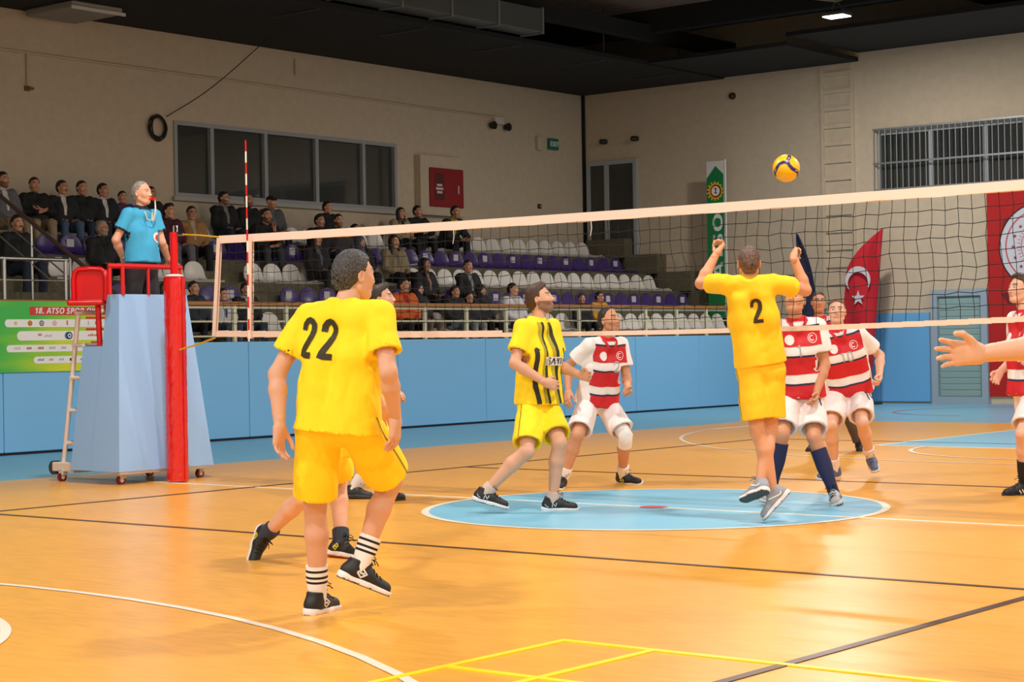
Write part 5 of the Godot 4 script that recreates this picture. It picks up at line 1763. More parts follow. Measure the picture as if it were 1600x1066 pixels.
	var sp := part(o.get("shirt_name", "shirt"), f.mesh(base, fn), M.cloth, node)
	for rb in shirt_ribbons(kind, ls, k * fat):
		part(rb[0], decal(f, pel, Lf, U, Fw, rb[1], rb[2], rb[3], rb[4]), M.printed, sp)
	if kind == "open" and o.inner != base:
		var wedge := []
		for q in 5:
			wedge.append([Vector2((q - 2) * 0.016, ls * 0.96), Vector2((q - 2) * 0.005, ls * 0.3)])
		part("undershirt", decal(f, pel, Lf, U, Fw, wedge, 0.018, o.inner, 0.006), M.cloth, sp)
	if kind == "red_bands":
		var vn: Array = [[Vector2(-0.075, ls + 0.01), Vector2(-0.04, ls - 0.045), Vector2(0.0, ls - 0.085), Vector2(0.04, ls - 0.045), Vector2(0.075, ls + 0.01)]]
		part("collar_trim", decal(f, pel, Lf, U, Fw, vn, 0.024, trim, 0.006), M.printed, sp)
	for dc in o.get("decals", []):
		# [name, back?, lines, width, colour, u, v]
		var out := -Fw if dc[1] else Fw
		var right := -Lf if dc[1] else Lf
		part(dc[0], decal(f, pel + right * dc[5] + U * dc[6] * ls, right, U, out, dc[2], dc[3], dc[4], dc[7] if dc.size() > 7 else 0.004), M.printed, sp)
	# shorts or trousers
	var trousers: bool = o.get("trousers", false)
	bb = bounds(J, ["pelvis", "hipL", "hipR", "knL", "knR"] + (["anL", "anR"] if trousers else []), 0.19)
	f = cached(o, "shorts", bb, cell)
	if fresh:
		f.bone(J.hipL - U * 0.01, J.hipR - U * 0.01, 0.098 * k * fat, 0.098 * k * fat, 0.04)
		for s in [-1.0, 1.0]:
			f.bone(pel + LH * s * 0.06 * k, pel + U * 0.1 * k + LH * s * 0.065 * k, 0.094 * k * fat, 0.088 * k * fat, 0.05, 1)
		for s in ["L", "R"]:
			var hp: Vector3 = J["hip" + s]
			var kn: Vector3 = J["kn" + s]
			if trousers:
				f.bone(hp, kn, 0.106 * k * fat, 0.07 * k, 0.04)
				f.bone(kn, kn.lerp(J["an" + s], 0.95), 0.07 * k, 0.056 * k, 0.03, 1)
			else:
				f.bone(hp, hp.lerp(kn, o.get("short_len", 0.84)), 0.1 * k * fat, 0.112 * k, 0.035, 1)
		f.ripple(noise_cloth, o.get("fold", 0.010))
		if not trousers:
			for s in ["L", "R"]:
				var hq: Vector3 = J["hip" + s]
				var kq: Vector3 = J["kn" + s]
				f.trim(hq.lerp(kq, float(o.get("short_len", 0.84)) - 0.015), (kq - hq).normalized(), 0.16)
				f.hollow(hq.lerp(kq, float(o.get("short_len", 0.84)) - 0.04), hq.lerp(kq, 1.2), 0.088 * k, 0.1 * k)
	var scol: Color = o.short_col
	var spipe: bool = o.get("piping", false)
	var fn2 := func(p: Vector3, nn: Vector3) -> Color:
		return scol
	var sh2 := part("trousers" if trousers else "shorts", f.mesh(scol, fn2), M.cloth, node)
	if spipe:
		for e in [["L", 1.0], ["R", -1.0]]:
			var hp: Vector3 = J["hip" + e[0]]
			var kn: Vector3 = J["kn" + e[0]]
			var td := (kn - hp).normalized()
			var outw: Vector3 = (LH * e[1] - td * td.dot(LH * e[1])).normalized()
			part("piping", decal(f, hp, outw.cross(td), -td, outw, [[Vector2(0.0, 0.02), Vector2(0.0, -(kn - hp).length() * float(o.get("short_len", 0.84)) + 0.006)]], 0.007, rgb(120, 108, 20), 0.003), M.printed, sh2)
	for dc in o.get("short_decals", []):
		var hf2: Vector3 = J.FH
		part(dc[0], decal(f, pel, U.cross(hf2).normalized(), U, hf2, dc[2], dc[3], dc[4]), M.printed, sh2)
	# socks and shoes
	for s in ["L", "R"]:
		var an: Vector3 = J["an" + s]
		var kn: Vector3 = J["kn" + s]
		var to: Vector3 = J["toe" + s]
		var sd := (kn - an).normalized()
		if o.has("sock"):
			var sl: float = o.get("sock_len", 0.13)
			var top := an + sd * sl
			var a0 := an - sd * 0.03
			var g2 := Geo.new()
			var r1 := 0.063 if sl > 0.25 else 0.053
			var marks: Array = o.get("sock_stripes", [])
			var st := []
			var nn := 30
			for q in nn + 1:
				st.append(a0.lerp(top, float(q) / nn))
			for q in nn:
				var t0 := float(q) / nn
				var t1 := float(q + 1) / nn
				var cc: Color = o.sock
				for mk in marks:
					if t0 > mk[0] and t0 < mk[1]:
						cc = o.get("stripe_col", rgb(25, 25, 28))
				var prof := func(t: float) -> float:
					return lerpf(0.044, r1, smoothstep(0.2, 0.7, t)) * k
				g2.tube([st[q], st[q + 1]], prof.call(t0), cc, 18, prof.call(t1), q == 0 or q == nn - 1)
			part("sock", g2, M.cloth, node)
		if o.has("wrap" + s):
			var wv: Array = o["wrap" + s]
			var g3 := Geo.new()
			var hp3: Vector3 = J["hip" + s]
			g3.tube([kn.lerp(hp3, 0.22), kn.lerp(hp3, 0.1), kn + (kn - (hp3 + an) * 0.5).normalized() * 0.008, kn.lerp(an, 0.12), kn.lerp(an, 0.26)], 0.068 * k, wv[0], 20, 0.064 * k)
			part("knee_support", g3, M.cloth, node)
		var dir := (to - an).normalized()
		var x := sd.cross(dir).normalized()
		var y := dir.cross(x)
		var tilt := Basis(x, -atan2(0.058, 0.165))
		var B := Basis(x, tilt * y, tilt * dir)
		var shoe: Dictionary = shoes[o.shoe]
		var T := Transform3D(B * (k * o.get("foot", 1.0)), an)
		var up := inst("shoe", shoe.upper, M.shoe, node, T)
		if shoe.has("sole"):
			inst("sole", shoe.sole, M.sole, up)
			inst("laces", shoe.laces, M.cloth, up)
			if shoe.has("mark"):
				for mk in shoe.mark:
					inst("side_mark", mk, M.printed, up)


func make_shoe(upc: Color, solec: Color, lacec: Color, mark: String, markc: Color, cell := 0.006, tread := Color(0.05, 0.05, 0.05)) -> Dictionary:
	var f := Field.new(Vector3(-0.07, -0.11, -0.12), Vector3(0.07, 0.08, 0.22), cell)
	f.bone(Vector3(0, -0.043, -0.05), Vector3(0.003, -0.043, 0.04), 0.036, 0.039, 0.03)
	f.bone(Vector3(0.003, -0.043, 0.04), Vector3(0.005, -0.06, 0.15), 0.039, 0.034, 0.03)
	f.bone(Vector3(0, -0.035, -0.025), Vector3(0, 0.02, -0.022), 0.042, 0.041, 0.03, 1)
	f.bone(Vector3(0, -0.03, 0.04), Vector3(0, 0.02, 0.005), 0.032, 0.03, 0.03)
	f.bone(Vector3(0, 0.0, 0.03), Vector3(0, 0.042, 0.022), 0.018, 0.014, 0.02, 1)
	f.cut(Vector3(0, -0.07, 0), Vector3(0, -1, 0))
	var r := {}
	r.upper = f.mesh(upc).mesh()
	if mark != "":
		var lines := []
		var wd := 0.008
		match mark:
			"swoosh":
				lines = [[Vector2(-0.045, -0.028), Vector2(-0.03, -0.042), Vector2(-0.005, -0.036), Vector2(0.06, -0.008)]]
			"stripes":
				lines = [[Vector2(0.0, -0.055), Vector2(0.025, -0.015)], [Vector2(0.025, -0.055), Vector2(0.05, -0.02)], [Vector2(0.05, -0.055), Vector2(0.072, -0.028)]]
			"N":
				lines = [[Vector2(-0.005, -0.055), Vector2(0.002, -0.022), Vector2(0.022, -0.05), Vector2(0.03, -0.02)], [Vector2(-0.06, -0.03), Vector2(-0.045, -0.045), Vector2(-0.03, -0.05)]]
				wd = 0.006
			"patch":
				lines = [[Vector2(-0.012, -0.035), Vector2(0.012, -0.012), Vector2(0.036, -0.03), Vector2(0.012, -0.052), Vector2(-0.012, -0.035)], [Vector2(0.0, -0.032), Vector2(0.025, -0.032)]]
				wd = 0.009
		r.mark = [decal(f, Vector3.ZERO, Vector3.BACK, Vector3.UP, Vector3.RIGHT, lines, wd, markc, 0.003, 0.12).mesh(), decal(f, Vector3.ZERO, Vector3.BACK, Vector3.UP, Vector3.LEFT, lines, wd, markc, 0.003, 0.12).mesh()]
	var s := Field.new(Vector3(-0.07, -0.11, -0.12), Vector3(0.07, -0.03, 0.22), cell)
	s.bone(Vector3(0, -0.072, -0.05), Vector3(0.004, -0.072, 0.05), 0.043, 0.042, 0.03)
	s.bone(Vector3(0.004, -0.072, 0.05), Vector3(0.006, -0.072, 0.15), 0.042, 0.043, 0.03)
	s.cut(Vector3(0, -0.056, 0), Vector3(0, 1, 0.06).normalized())
	s.cut(Vector3(0, -0.09, 0), Vector3(0, -1, 0))
	r.sole = s.mesh(solec, func(p: Vector3, _n: Vector3) -> Color: return tread if p.y < -0.083 else solec).mesh()
	var lg := Geo.new()
	for q in 5:
		var z := 0.025 + q * 0.021
		var c := f.march(Vector3(0, 0.2, z), Vector3.DOWN, 0.4)
		lg.tube([c + Vector3(-0.022, -0.008, 0.006), c + Vector3(0, 0.003, 0), c + Vector3(0.022, -0.008, 0.006)], 0.0035, lacec, 5)
	var k := f.march(Vector3(0, 0.2, 0.03), Vector3.DOWN, 0.4)
	for sg in [-1.0, 1.0]:
		lg.tube([k, k + Vector3(sg * 0.02, 0.015, 0.012), k + Vector3(sg * 0.045, 0.006, 0.02), k + Vector3(sg * 0.03, -0.004, 0.012), k], 0.0028, lacec, 5)
		lg.tube([k, k + Vector3(sg * 0.025, -0.004, 0.03), k + Vector3(sg * 0.038, -0.02, 0.045)], 0.0028, lacec, 5)
	r.laces = lg.mesh()
	return r
# ---------------------------------------------------------------- geometry
class Geo:
	var v := PackedVector3Array()
	var n := PackedVector3Array()
	var c := PackedColorArray()
	var i := PackedInt32Array()
	func add(o: Geo, t := Transform3D(), tint := Color.WHITE) -> void:
		var b := v.size()
		var nb := t.basis.inverse().transposed()
		for k in o.v.size():
			v.append(t * o.v[k])
			n.append((nb * o.n[k]).normalized())
			c.append(o.c[k] * tint)
		if t.basis.determinant() < 0.0:
			for k in range(0, o.i.size(), 3):
				i.append(b + o.i[k])
				i.append(b + o.i[k + 2])
				i.append(b + o.i[k + 1])
		else:
			for k in o.i:
				i.append(b + k)
	func poly(pts: Array, col := Color.WHITE, nrm := Vector3.ZERO) -> void:
		# flat convex polygon, given counter-clockwise as seen from its front
		var b := v.size()
		var nn: Vector3 = nrm if nrm != Vector3.ZERO else (pts[1] - pts[0]).cross(pts[2] - pts[0]).normalized()
		for p in pts:
			v.append(p)
			n.append(nn)
			c.append(col)
		for k in range(1, pts.size() - 1):
			i.append(b)
			i.append(b + k + 1)
			i.append(b + k)
	func box(lo: Vector3, hi: Vector3, col := Color.WHITE) -> void:
		poly([Vector3(lo.x, lo.y, hi.z), Vector3(hi.x, lo.y, hi.z), Vector3(hi.x, hi.y, hi.z), Vector3(lo.x, hi.y, hi.z)], col)
		poly([Vector3(hi.x, lo.y, lo.z), Vector3(lo.x, lo.y, lo.z), Vector3(lo.x, hi.y, lo.z), Vector3(hi.x, hi.y, lo.z)], col)
		poly([Vector3(hi.x, lo.y, hi.z), Vector3(hi.x, lo.y, lo.z), Vector3(hi.x, hi.y, lo.z), Vector3(hi.x, hi.y, hi.z)], col)
		poly([Vector3(lo.x, lo.y, lo.z), Vector3(lo.x, lo.y, hi.z), Vector3(lo.x, hi.y, hi.z), Vector3(lo.x, hi.y, lo.z)], col)
		poly([Vector3(lo.x, hi.y, hi.z), Vector3(hi.x, hi.y, hi.z), Vector3(hi.x, hi.y, lo.z), Vector3(lo.x, hi.y, lo.z)], col)
		poly([Vector3(lo.x, lo.y, lo.z), Vector3(hi.x, lo.y, lo.z), Vector3(hi.x, lo.y, hi.z), Vector3(lo.x, lo.y, hi.z)], col)
	func rbox(lo: Vector3, hi: Vector3, r: float, col := Color.WHITE, t := Transform3D()) -> void:
		# box with rounded edges
		var mid := (lo + hi) * 0.5
		var hs := (hi - lo) * 0.5
		for f in 6:
			var ax := f % 3
			var sg := 1.0 if f < 3 else -1.0
			var b := v.size()
			var u := (ax + 1) % 3
			var w := (ax + 2) % 3
			for a in 4:
				for e in 4:
					var p := Vector3.ZERO
					p[ax] = sg * hs[ax]
					p[u] = [-hs[u], -hs[u] + r, hs[u] - r, hs[u]][a]
					p[w] = [-hs[w], -hs[w] + r, hs[w] - r, hs[w]][e]
					var q := p.clamp(-hs + Vector3.ONE * r, hs - Vector3.ONE * r)
					var d := (p - q).normalized()
					v.append(t * (mid + q + d * r))
					n.append((t.basis * d).normalized())
					c.append(col)
			for a in 3:
				for e in 3:
					var k := b + a * 4 + e
					if sg > 0:
						i.append_array([k, k + 5, k + 4, k, k + 1, k + 5])
					else:
						i.append_array([k, k + 4, k + 5, k, k + 5, k + 1])
	func tube(pts: Array, r: float, col := Color.WHITE, sides := 8, r2 := -1.0, caps := true) -> void:
		var b := v.size()
		var m := pts.size()
		var ref := Vector3.ZERO
		for k in m:
			var d: Vector3 = (pts[mini(k + 1, m - 1)] - pts[maxi(k - 1, 0)]).normalized()
			if ref == Vector3.ZERO:
				ref = Vector3.UP if absf(d.y) < 0.9 else Vector3.RIGHT
			var x := d.cross(ref).normalized()
			var y := x.cross(d)
			ref = y
			var rr := r if r2 < 0.0 else lerpf(r, r2, float(k) / (m - 1))
			for s in sides:
				var a := TAU * s / sides
				var o := x * cos(a) + y * sin(a)
				v.append(pts[k] + o * rr)
				n.append(o)
				c.append(col)
		for k in m - 1:
			for s in sides:
				var p := b + k * sides + s
				var q := b + k * sides + (s + 1) % sides
				i.append_array([p, q, p + sides, q, q + sides, p + sides])
		if caps:
			for e in 2:
				var ring := []
				for s in sides:
					ring.append(v[b + (0 if e == 0 else (m - 1) * sides) + (s if e == 0 else sides - 1 - s)])
				poly(ring, col)
	func lathe(prof: Array, col := Color.WHITE, sides := 24, at := Vector3.ZERO) -> void:
		# profile points (radius, height) from the bottom up
		var b := v.size()
		for k in prof.size():
			var d: Vector2 = prof[mini(k + 1, prof.size() - 1)] - prof[maxi(k - 1, 0)]
			var nn := Vector2(d.y, -d.x).normalized()
			for s in sides:
				var a := TAU * s / sides
				v.append(at + Vector3(cos(a) * prof[k].x, prof[k].y, sin(a) * prof[k].x))
				n.append(Vector3(cos(a) * nn.x, nn.y, sin(a) * nn.x))
				c.append(col)
		for k in prof.size() - 1:
			for s in sides:
				var p := b + k * sides + s
				var q := b + k * sides + (s + 1) % sides
				i.append_array([p, q, p + sides, q, q + sides, p + sides])
	func prism(poly2: PackedVector2Array, depth: float, t: Transform3D, col := Color.WHITE) -> void:
		# outline in the local xy plane, from z = 0 to z = depth
		var tri := Geometry2D.triangulate_polygon(poly2)
		if Geometry2D.is_polygon_clockwise(poly2):
			poly2.reverse()
			tri = Geometry2D.triangulate_polygon(poly2)
		for side in 2:
			var b := v.size()
			for p in poly2:
				v.append(t * Vector3(p.x, p.y, depth * side))
				n.append((t.basis.z * (1.0 if side else -1.0)).normalized())
				c.append(col)
			for k in range(0, tri.size(), 3):
				var a := poly2[tri[k]]
				var ccw := (poly2[tri[k + 1]] - a).cross(poly2[tri[k + 2]] - a) > 0.0
				if ccw == (side == 1):
					i.append_array([b + tri[k], b + tri[k + 2], b + tri[k + 1]])
				else:
					i.append_array([b + tri[k], b + tri[k + 1], b + tri[k + 2]])
		for k in poly2.size():
			var p := poly2[k]
			var q := poly2[(k + 1) % poly2.size()]
			poly([t * Vector3(p.x, p.y, 0), t * Vector3(q.x, q.y, 0), t * Vector3(q.x, q.y, depth), t * Vector3(p.x, p.y, depth)], col)
	func mesh() -> ArrayMesh:
		var a := []
		a.resize(Mesh.ARRAY_MAX)
		a[Mesh.ARRAY_VERTEX] = v
		a[Mesh.ARRAY_NORMAL] = n
		a[Mesh.ARRAY_COLOR] = c
		a[Mesh.ARRAY_INDEX] = i
		var m := ArrayMesh.new()
		if v.size():
			m.add_surface_from_arrays(Mesh.PRIMITIVE_TRIANGLES, a)
		return m


# a distance field on a grid, meshed as surface nets
class Field:
	var o: Vector3
	var h: float
	var nx: int
	var ny: int
	var nz: int
	var f := PackedFloat32Array()
	func _init(lo: Vector3, hi: Vector3, cell: float) -> void:
		o = lo
		h = cell
		nx = int((hi.x - lo.x) / h) + 2
		ny = int((hi.y - lo.y) / h) + 2
		nz = int((hi.z - lo.z) / h) + 2
		f.resize(nx * ny * nz)
		f.fill(9.0)
	func bone(a: Vector3, b: Vector3, ra: float, rb: float, k := 0.03, flat := 0) -> void:
		var reach := k + 2.6 * h
		var m := Vector3.ONE * (maxf(ra, rb) + reach)
		var lo := (a.min(b) - m - o) / h
		var hi := (a.max(b) + m - o) / h
		var x0 := maxi(int(lo.x), 0)
		var x1 := mini(int(hi.x) + 2, nx)
		var y0 := maxi(int(lo.y), 0)
		var y1 := mini(int(hi.y) + 2, ny)
		var z0 := maxi(int(lo.z), 0)
		var z1 := mini(int(hi.z) + 2, nz)
		var d := b - a
		var len := maxf(d.length(), 0.0001)
		d /= len
		var dx := d.x
		var dr := (rb - ra) / len
		for z in range(z0, z1):
			var pz := o.z + z * h - a.z
			for y in range(y0, y1):
				var py := o.y + y * h - a.y
				var at := (z * ny + y) * nx
				var s0 := py * d.y + pz * d.z
				var r0 := py * py + pz * pz
				for x in range(x0, x1):
					var px := o.x + x * h - a.x
					var s := s0 + px * dx
					var t := clampf(s, 0.0, len)
					var e := sqrt(maxf(r0 + px * px - 2.0 * t * s + t * t, 0.0)) - ra - dr * t
					if flat:
						if flat & 1:
							e = maxf(e, s - len)
						if flat & 2:
							e = maxf(e, -s)
					if e < reach:
						var g := f[at + x]
						var q := k - absf(g - e)
						f[at + x] = minf(g, e) - (q * q * 0.25 / k if q > 0.0 else 0.0)
	func hollow(a: Vector3, b: Vector3, ra: float, rb: float) -> void:
		# takes a tapered capsule away
		var m := Vector3.ONE * (maxf(ra, rb) + h * 3.0)
		var lo := (a.min(b) - m - o) / h
		var hi := (a.max(b) + m - o) / h
		var d := b - a
		var len := maxf(d.length(), 0.0001)
		d /= len
		for z in range(maxi(int(lo.z), 0), mini(int(hi.z) + 2, nz)):
			for y in range(maxi(int(lo.y), 0), mini(int(hi.y) + 2, ny)):
				var at := (z * ny + y) * nx
				for x in range(maxi(int(lo.x), 0), mini(int(hi.x) + 2, nx)):
					if f[at + x] < 0.0 or f[at + x] < h * 3.0:
						var q := o + Vector3(x, y, z) * h - a
						var t := clampf(q.dot(d), 0.0, len)
						f[at + x] = maxf(f[at + x], ra + (rb - ra) * t / len - (q - d * t).length())
	func trim(p: Vector3, d: Vector3, r: float) -> void:
		# cuts cleanly across at p, within r of it
		var lo := (p - Vector3.ONE * r - o) / h
		var hi := (p + Vector3.ONE * r - o) / h
		for z in range(maxi(int(lo.z), 0), mini(int(hi.z) + 2, nz)):
			for y in range(maxi(int(lo.y), 0), mini(int(hi.y) + 2, ny)):
				var at := (z * ny + y) * nx
				for x in range(maxi(int(lo.x), 0), mini(int(hi.x) + 2, nx)):
					if f[at + x] < h * 3.0:
						var q := o + Vector3(x, y, z) * h - p
						var s := q.dot(d)
						if s > -3.0 * h and (q - d * s).length() < r * 0.8:
							f[at + x] = maxf(f[at + x], s)
	func ball(p: Vector3, r: Vector3, k := 0.02, sub := false) -> void:
		var reach := k + 2.6 * h
		var rm := r + Vector3.ONE * reach
		var lo := (p - rm - o) / h
		var hi := (p + rm - o) / h
		for z in range(maxi(int(lo.z), 0), mini(int(hi.z) + 2, nz)):
			for y in range(maxi(int(lo.y), 0), mini(int(hi.y) + 2, ny)):
				var at := (z * ny + y) * nx
				for x in range(maxi(int(lo.x), 0), mini(int(hi.x) + 2, nx)):
					var q := o + Vector3(x, y, z) * h - p
					var k0 := (q / r).length()
					var k1 := (q / (r * r)).length()
					var e := k0 * (k0 - 1.0) / k1 if k1 > 0.0001 else -minf(r.x, minf(r.y, r.z))
					var g := f[at + x]
					if sub:
						if e < reach:
							e = -e
							var w := k - absf(g - e)
							f[at + x] = maxf(g, e) + (w * w * 0.25 / k if w > 0.0 else 0.0)
					elif e < reach:
						var w := k - absf(g - e)
						f[at + x] = minf(g, e) - (w * w * 0.25 / k if w > 0.0 else 0.0)
	func cut(p: Vector3, n: Vector3) -> void:
		for z in nz:
			for y in ny:
				var at := (z * ny + y) * nx
				for x in nx:
					if f[at + x] < 8.0:
						f[at + x] = maxf(f[at + x], (o + Vector3(x, y, z) * h - p).dot(n))
	func ripple(noise: FastNoiseLite, amp: float) -> void:
		var lim := 2.4 * h
		for z in nz:
			for y in ny:
				var at := (z * ny + y) * nx
				for x in nx:
					if absf(f[at + x]) < lim:
						f[at + x] += amp * (noise.get_noise_3d(o.x + x * h, (o.y + y * h) * 0.6, o.z + z * h) - 0.4)
	func at_point(p: Vector3) -> float:
		var q := (p - o) / h
		if q.x < 0 or q.y < 0 or q.z < 0 or q.x >= nx - 1 or q.y >= ny - 1 or q.z >= nz - 1:
			return 9.0
		var a := Vector3i(q)
		var t := q - Vector3(a)
		var k := (a.z * ny + a.y) * nx + a.x
		var sy := nx
		var sz := nx * ny
		return lerpf(lerpf(lerpf(f[k], f[k + 1], t.x), lerpf(f[k + sy], f[k + sy + 1], t.x), t.y), lerpf(lerpf(f[k + sz], f[k + sz + 1], t.x), lerpf(f[k + sz + sy], f[k + sz + sy + 1], t.x), t.y), t.z)
	func march(p: Vector3, d: Vector3, lim := 0.6) -> Vector3:
		var s := 0.0
		while s < lim:
			var e := at_point(p + d * s)
			if e < 0.001:
				return p + d * s
			s += clampf(e * 0.8, 0.002, h)
		return p + d * lim
	func mesh(col := Color.WHITE, fn = null) -> Geo:
		var g := Geo.new()
		var id := PackedInt32Array()
		id.resize(f.size())
		var sy := nx
		var sz := nx * ny
		var lim := 2.2 * h
		var cells := PackedInt32Array()
		for z in nz - 1:
			for y in ny - 1:
				var at := z * sz + y * sy
				for x in nx - 1:
					var k := at + x
					if absf(f[k]) > lim:
						continue
					var a := f[k]
					var b := f[k + 1]
					var cc := f[k + sy]
					var d := f[k + sy + 1]
					var e := f[k + sz]
					var ff := f[k + sz + 1]
					var gg := f[k + sz + sy]
					var hh := f[k + sz + sy + 1]
					var mask := int(a < 0) + int(b < 0) + int(cc < 0) + int(d < 0) + int(e < 0) + int(ff < 0) + int(gg < 0) + int(hh < 0)
					if mask == 0 or mask == 8:
						continue
					var p := Vector3.ZERO
					var w := 0.0
					if (a < 0) != (b < 0):
						p += Vector3(a / (a - b), 0, 0); w += 1
					if (cc < 0) != (d < 0):
						p += Vector3(cc / (cc - d), 1, 0); w += 1
					if (e < 0) != (ff < 0):
						p += Vector3(e / (e - ff), 0, 1); w += 1
					if (gg < 0) != (hh < 0):
						p += Vector3(gg / (gg - hh), 1, 1); w += 1
					if (a < 0) != (cc < 0):
						p += Vector3(0, a / (a - cc), 0); w += 1
					if (b < 0) != (d < 0):
						p += Vector3(1, b / (b - d), 0); w += 1
					if (e < 0) != (gg < 0):
						p += Vector3(0, e / (e - gg), 1); w += 1
					if (ff < 0) != (hh < 0):
						p += Vector3(1, ff / (ff - hh), 1); w += 1
					if (a < 0) != (e < 0):
						p += Vector3(0, 0, a / (a - e)); w += 1
					if (b < 0) != (ff < 0):
						p += Vector3(1, 0, b / (b - ff)); w += 1
					if (cc < 0) != (gg < 0):
						p += Vector3(0, 1, cc / (cc - gg)); w += 1
					if (d < 0) != (hh < 0):
						p += Vector3(1, 1, d / (d - hh)); w += 1
					p /= w
					id[k] = g.v.size()
					cells.append(k)
					var q := o + (Vector3(x, y, z) + p) * h
					g.v.append(q)
					var nn := Vector3(b + d + ff + hh - a - cc - e - gg, cc + d + gg + hh - a - b - e - ff, e + ff + gg + hh - a - b - cc - d).normalized()
					g.n.append(nn)
					g.c.append(fn.call(q, nn) if fn != null else col)
		for k in cells:
			var a := f[k] < 0.0
			# edges from corner k along x, y, z; the three cells beside each edge exist unless on the border
			for ax in 3:
				var s := 1 if ax == 0 else (sy if ax == 1 else sz)
				var u := sy if ax == 0 else (sz if ax == 1 else 1)
				var w := sz if ax == 0 else (1 if ax == 1 else sy)
				if a == (f[k + s] < 0.0) or k < u + w:
					continue
				var i0 := id[k]
				var i1 := id[k - u]
				var i2 := id[k - u - w]
				var i3 := id[k - w]
				if a:
					g.i.append_array([i0, i2, i1, i0, i3, i2])
				else:
					g.i.append_array([i0, i1, i2, i0, i2, i3])
		return g


func rgb(r: float, g: float, b: float) -> Color:
	return Color(r / 255.0, g / 255.0, b / 255.0).srgb_to_linear()


func mat(key: String, col: Color, rough := 0.7, metal := 0.0) -> StandardMaterial3D:
	if M.has(key):
		return M[key]
	var m := StandardMaterial3D.new()
	m.resource_name = key
	m.albedo_color = col
	m.roughness = rough
	m.metallic = metal
	m.vertex_color_use_as_albedo = true
	M[key] = m
	return m


func s8(r: float, g: float, b: float) -> Color:
	return Color(r / 255.0, g / 255.0, b / 255.0)


func part(called: String, g: Geo, m: Material, parent: Node) -> MeshInstance3D:
	var o := MeshInstance3D.new()
	o.name = called
	o.mesh = g.mesh()
	o.material_override = m
	parent.add_child(o, true)
	return o


func inst(called: String, mesh: Mesh, m: Material, parent: Node, t := Transform3D()) -> MeshInstance3D:
	var o := MeshInstance3D.new()
	o.name = called
	o.mesh = mesh
	o.material_override = m
	o.transform = t
	parent.add_child(o, true)
	return o


func numbered(called: String) -> String:
	var k: int = counts.get(called, 0)
	counts[called] = k + 1
	return called if k == 0 else "%s_%03d" % [called, k]


func thing(called: String, label: String, category: String, at := Vector3.ZERO, group := "") -> Node3D:
	var o := Node3D.new()
	o.name = numbered(called)
	o.position = at
	add_child(o, true)
	tag(o, label, category, group)
	return o


func tag(o: Node, label: String, category: String, group := "") -> void:
	o.set_meta("label", label)
	o.set_meta("category", category)
	if group:
		o.set_meta("group", group)


func struct(called: String, label := "", category := "") -> Node3D:
	var o := Node3D.new()
	o.name = called
	add_child(o, true)
	o.set_meta("kind", "structure")
	if label:
		o.set_meta("label", label)
		o.set_meta("category", category)
	return o


